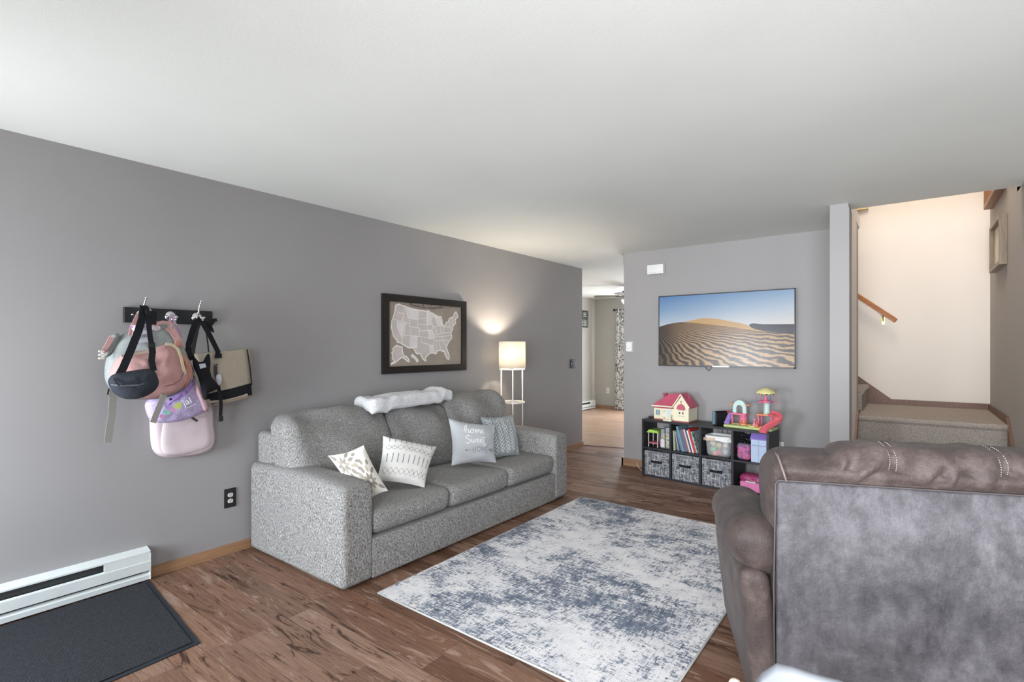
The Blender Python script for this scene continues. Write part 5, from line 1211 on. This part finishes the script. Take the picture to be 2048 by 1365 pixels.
#SECTION_RECLINER
# ------------------------------------------------------------------ recliner seen from behind
RZ = math.radians(22.2); RO = Vector((-.372, 2.035, 0))
rec = thing('recliner', RO, 'brown suede-look recliner turned towards the television, seen from behind', 'armchair', RZ)
def suede(name, c1, c2, c3, s=2.2, bump=.4):
    m = newmat(name); n = N(m)
    a = n.noise(n.coord(), s, 8, .74, .3); b = n.noise(n.coord(scale=(1, 1, .5)), s * 7, 6, .75); v = n.math('ADD', n.math('MULTIPLY', a, .7), n.math('MULTIPLY', b, .3))
    n.l(n.ramp(v, [(.36, lin(c1)), (.5, lin(c2)), (.64, lin(c3))]), n.b.inputs['Base Color']); n.b.inputs['Roughness'].default_value = .62
    n.b.inputs['Sheen Weight'].default_value = .04; n.b.inputs['Specular IOR Level'].default_value = .35
    cr = n.n('ShaderNodeTexVoronoi'); cr.inputs['Scale'].default_value = 130; n.l(n.coord(), cr.inputs['Vector'])
    n.bump(n.math('ADD', n.math('MULTIPLY', cr.outputs[0], .5), n.noise(n.coord(), 60, 4, .7)), bump, .004); return m
SU = suede('brown_suede', (42, 35, 34), (70, 59, 56), (104, 91, 87))
SU_LIT = suede('suede_daylit', (46, 44, 48), (78, 75, 79), (108, 105, 109), 3.4)  # same suede, greyer and lighter: window daylight put into the colour
def rb(name, f, mat=SU): 
    mb = MB(); f(mb); return mb.build(name, mat, rec, world=False)
# outside back panel
def panel(b):
    def f(p):
        u = (p.z + .40) / .80; return (p.x * (1 - .0 * u), p.y - .012 * math.cos(p.x * 2.6) * math.cos((p.z) * 2.5) + .006 * nz((p.x, 0, p.z), 4), p.z)
    b.soft((.505, .012, .475), (1.01, .03, .82), .012, 14, fn=f)
rb('back_panel', panel, SU_LIT)
# backrest body with rolled top
def backrest(b):
    def f(p):
        x, y, z = p; u = (z + .47) / .94
        y2 = y - .02 * u
        if z > .38: z += .012 * math.sin(x * 7) * .3
        x2 = x + math.copysign(1, x) * (.010 * nz((0, y, z), 8) if abs(x) > .4 else 0)
        bul = .030 * math.exp(-((z - .440) / .028) ** 2) - .012 * (1 if z < .35 else 0) if y < 0 else 0
        return (x2, y2 - bul, z)
    b.soft((.505, .158, .49), (1.045, .27, .965), .085, 12, puff=(.006, .01, .01), fn=f, rs=5)
rb('backrest', backrest)
rb('welt', lambda b: b.tube([(-.006, .004, .09), (-.010, .0, .5), (-.004, -.002, .875), (.004, -.004, .888), (.25, -.010, .888), (.5, -.013, .888), (.78, -.010, .888), (1.01, -.002, .886), (1.016, 0, .5), (1.01, .004, .09)], .0032, 6), P((74, 68, 69), .7))
rb('seam', lambda b: b.tube([(.022 , -.040 + .03 * 0, .893), (.012, -.035, .93), (.008, .02, .968), (.006, .08, .977)], .004, 6), P((112, 100, 96), .6))
# headrest pillow, gathered, with three fields between double seams
HC = (.510, .088, .948)
def head_k(x, y, z):
    k = 0
    for sx in (-.155, .155): k += -.011 * math.exp(-((x - sx) / .014) ** 2)
    for cx, sg in ((-.30, 1), (.30, -1)):                              # pleats fan from the lower corners
        dx = (x - cx) * sg; dz = z + .085
        an = math.atan2(dz, max(dx + .03, .001)); r = math.hypot(dx, dz)
        k += .009 * math.sin(an * 10 + .6) * math.exp(-((r - .11) / .08) ** 2)
    k += .009 * nz((x * 1.6, z * .8, 1), 9) + .011 * math.sin(x * 62 - z * 30 + 2 * nz((x, 0, z), 9)) * math.exp(-((x) / .10) ** 2) * max(0, min(1, (.035 - z) / .05))
    return k - (.012 if z < -.05 else 0)
def headrest(b):
    def f(p):
        x, y, z = p; a = x / .34; k = head_k(x, y, z) if y < .06 else 0
        L_ = math.hypot(y, z) or 1
        tuck = .035 * max(0, -z / .09) * (abs(a) ** 3) * math.copysign(1, x)      # the lower corners tuck inwards
        return (x - tuck, y + y / L_ * k * 1.6, z + z / L_ * k * .6 - .012 * abs(a) ** 4)
    b.soft(HC, (.665, .215, .150), .074, 60, fn=f, rs=8)
rb('headrest', headrest)
for sx in (-.155 - .010, -.155 + .010, .155 - .010, .155 + .010):
    def stitch(b, sx=sx):
        for k in range(22):
            def pt(a_):
                y, z = -.1075 * math.cos(a_), .075 * math.sin(a_); q = head_k(sx, y, z); L_ = math.hypot(y, z)
                return (HC[0] + sx, HC[1] + y + y / L_ * q * 1.6 - .004, HC[2] + z + z / L_ * q * .6 + .004)
            a0 = math.radians(-40 + k * 6.2); b.tube([pt(a0), pt(a0 + .05)], .0013, 4)
    rb('stitching', stitch, P((186, 174, 166), .7))
# arms: padded roll over a narrower side panel
for sgn, x0 in ((-1, 0.0), (1, 1.01)):
    def pad(b, sgn=sgn, x0=x0):
        def f(p):
            x, y, z = p; o_ = sgn * x
            if z < 0 and o_ > .0: x -= sgn * .045 * (-z / .1) * min(1, o_ / .05)
            if y > .1: z -= .5 * (y - .1) ** 2
            return (x + .004 * nz(p, 7), y, z + .004 * nz(p, 6, 2))
        b.soft((x0 + sgn * .055, .315, .622), (.215, .60, .22), .09, 10, fn=f, rs=6)
    rb('arm_pad', pad)
    def side(b, sgn=sgn, x0=x0):
        def f(p):
            return (p.x + sgn * (.04 * (p.z + .2) / .4) + .005 * math.sin(p.y * 30 + p.z * 4) * math.exp(-((p.z - .1) / .2) ** 2), p.y, p.z)
        b.soft((x0 + sgn * .030, .40, .29), (.10, .80, .52), .03, 14, fn=f)
    rb('side_panel', side)
rb('seat', lambda b: b.soft((.505, .60, .33), (.92, .66, .26), .07, 8, puff=(0, .01, .03)))
rb('footrest', lambda b: b.soft((.505, .965, .25), (.94, .10, .36), .04, 6, puff=(0, .02, 0)))
rb('base_frame', lambda b: b.box(.03, .10, 0, .98, .90, .12), M_BLACK)

# ------------------------------------------------------------------ child's white chair with wooden posts, just in front of the camera
def near(px, py, D):
    u = (px - 1024) / F; v = (HY - py) / F
    return Vector(((-_s + u * _c) * D, (_c + u * _s) * D, CAMZ + v * D))
A = near(1512, 1378, 1.02); B = near(1560, 1346, 1.0)
t = thing('high_chair', (A.x + .17, A.y - .02, 0), 'white chair with pale wooden posts, only its top corner showing at the bottom edge', 'chair')
dirx = Vector((_c, _s, 0)); diry = Vector((-_s, _c, 0))
cz = near(1538, 1345, .98).z
ctr = near(1538, 1345, .98) + dirx * .13
mb = MB()
xfc = frame_xf((ctr.x, ctr.y, cz - .24), dirx, diry) @ Matrix.Rotation(math.radians(-24), 4, 'Z')
mb.soft((0, 0, .12), (.34, .028, .24), .013, 10, fn=lambda p: (p.x * (1 - .18 * max(0, p.z) / .12), p.y + 1.4 * p.x * p.x - .03, p.z - 5.2 * max(0, abs(p.x + .05) - .06) ** 1.6 * (1 if p.z > 0 else 0)), rs=5, xf=xfc); mb.build('backrest', P((118, 120, 125), .5), t)
mb = MB(); mb.soft((0, .15, -.05), (.34, .32, .03), .014, 6, xf=xfc); mb.build('seat', P((118, 120, 125), .5), t)
WD = wood('pale_beech', (206, 176, 156), (226, 200, 182), 2)
pk = near(1470, 1353, .98)
for off, hh in ((Vector((0, 0, 0)), pk.z - .006), (dirx * .44, .62), (dirx * .04 + diry * .36, .40), (dirx * .42 + diry * .36, .40)):
    q = pk + off; mb = MB(); mb.lathe([(.012, 0), (.0125, hh - .016), (.0115, hh - .008), (.008, hh - .002), (.001, hh)], (q.x, q.y, 0), 16); mb.build('post', WD, t)
a = pk; b_ = pk + dirx * .44
mb = MB(); mb.tube([(a.x, a.y, .46), (b_.x, b_.y, .46)], .011, 10); mb.tube([(a.x, a.y, .30), (a.x - _s * .36 + _c * .04, a.y + _c * .36 + _s * .04, .30)], .009, 8); mb.tube([(b_.x, b_.y, .30), (b_.x - _s * .36 - _c * .02, b_.y + _c * .36 - _s * .02, .30)], .009, 8); mb.build('rail', WD, t)

#SECTION_DINING
# ------------------------------------------------------------------ dining room
t = thing('curtain', (-4.80, 10.30, 0), 'white curtain with dark leaf sprigs beside the dining room window', 'curtain')
m = newmat('sprig_curtain'); n = N(m)
vo = n.n('ShaderNodeTexVoronoi', feature='DISTANCE_TO_EDGE'); vo.inputs['Scale'].default_value = 24; n.l(n.coord(scale=(1, 1, .55)), vo.inputs['Vector'])
a1 = n.math('LESS_THAN', vo.outputs[0], .075); a2 = n.math('GREATER_THAN', n.noise(n.coord(), 7, 2), .42)
n.l(n.mix(n.math('MULTIPLY', a1, a2), lin((222, 222, 220)), lin((70, 72, 76))), n.b.inputs['Base Color']); n.b.inputs['Roughness'].default_value = .9
mb = MB(); n_ = 70; vs = []
for lay in (0, .004):
    for j in range(9):
        z = .015 + 2.165 * j / 8
        for i in range(n_ + 1):
            u = i / n_; x = -5.045 + u * .52 + .02 * (1 - j / 8) * (-1 if u < .2 else 0) ; vs.append((x, 10.30 + .030 * math.sin(u * 2 * PI * 6) + lay, z))
N1 = n_ + 1; fs = []
for j in range(8):
    for i in range(n_): a = j * N1 + i; fs.append((a, a + 1, a + N1 + 1, a + N1)); fs.append((9 * N1 + a, 9 * N1 + a + N1, 9 * N1 + a + N1 + 1, 9 * N1 + a + 1))
mb.add(vs, fs, 0, True); mb.build('cloth', m, t)
t = thing('curtain_rod', (-3.7, 10.33, 2.17), 'dark curtain rod with round finial across the dining window', 'curtain rod')
mb = MB(); mb.tube([(-5.07, 10.30, 2.17), (-2.55, 10.30, 2.17)], .010, 10); mb.build('rod', M_BLACK, t)
mb = MB(); mb.lathe([(.001, -.03), (.018, -.02), (.026, 0), (.018, .02), (.008, .03)], (-5.09, 10.30, 2.17), 14, ax='x'); mb.build('finial', M_BLACK, t)
for x_ in (-5.06, -2.6): mb = MB(); mb.tube([(x_, 10.30, 2.17), (x_, 10.40, 2.17)], .008, 8); mb.build('bracket', M_BLACK, t)

t = thing('wall_organizer', (-5.598, 9.88, 1.80), 'grey wire letter organizer hanging on the dining room left wall', 'organizer')
mb = MB()
M_WIRE = P((104, 108, 104), .5, .6)
for y_ in (9.74, 9.81, 9.88, 9.95, 10.02): mb.tube([(-5.575, y_, 1.80), (-5.575, y_, 2.15)], .006, 6)
for z_ in (1.80, 1.87, 1.93, 1.99, 2.05, 2.10, 2.15): mb.tube([(-5.575, 9.74, z_), (-5.575, 10.02, z_)], .006, 6)
mb.box(-5.599, 9.73, 1.79, -5.595, 10.03, 2.16); mb.build('wire_frame', M_WIRE, t)
mb = MB(); mb.box(-5.585, 9.78, 1.82, -5.58, 9.98, 1.96); mb.box(-5.585, 9.80, 2.0, -5.58, 9.97, 2.12); mb.build('cards', P((186, 186, 180), .8), t)
mb = MB(); mb.box(-5.592, 9.84, 1.985, -5.57, 9.93, 2.02); mb.build('dark_label', P((84, 86, 84), .7), t)

# ceiling fan with bowl light
FX, FY = at(1257, 600, y=8.5).x, 8.5
t = thing('ceiling_fan', (FX, FY, 2.44), 'dark ceiling fan with glass bowl light in the dining room', 'ceiling fan')
mb = MB(); mb.lathe([(.07, 2.438), (.065, 2.40), (.02, 2.385), (.015, 2.37)][::-1], (FX, FY, 0), 20); mb.build('canopy_mount', P((60, 60, 64), .4), t)
mb = MB(); mb.lathe([(.06, 2.245), (.115, 2.26), (.125, 2.30), (.11, 2.35), (.05, 2.375), (.015, 2.38)], (FX, FY, 0), 24); mb.build('motor', P((50, 50, 56), .35, .5), t)
for k in range(5):
    a = math.radians(205 + 72 * k); ca, sa = math.cos(a), math.sin(a)
    xf = Matrix.Translation((FX, FY, 2.262)) @ Matrix.Rotation(a, 4, 'Z') @ Matrix.Rotation(math.radians(9), 4, 'X')
    mb = MB(); mb.prism([(.16, -.05, 0), (.56, -.07, 0), (.60, -.04, 0), (.60, .04, 0), (.56, .07, 0), (.16, .05, 0)], (0, 0, .008), xf=xf); mb.build('blade', P((104, 98, 92), .5), t)
    mb = MB(); mb.box(.09, -.02, -.006, .22, .02, 0, 0, xf); mb.build('blade_arm', M_BLACK, t)
mb = MB(); mb.lathe([(.06, 2.20), (.075, 2.215), (.075, 2.245)], (FX, FY, 0), 20); mb.build('light_collar', P((200, 200, 200), .3, .8), t)
mb = MB(); mb.lathe([(.001, 2.095), (.04, 2.10), (.085, 2.125), (.12, 2.17), (.125, 2.20)], (FX, FY, 0), 24); mb.build('glass_bowl', P((255, 246, 230), .3, emit=2.2, var=0), t)
point('fan_lamp_light', (FX - .0, FY, 2.212), 9, (1, .95, .88), .045).data.shadow_soft_size = .03
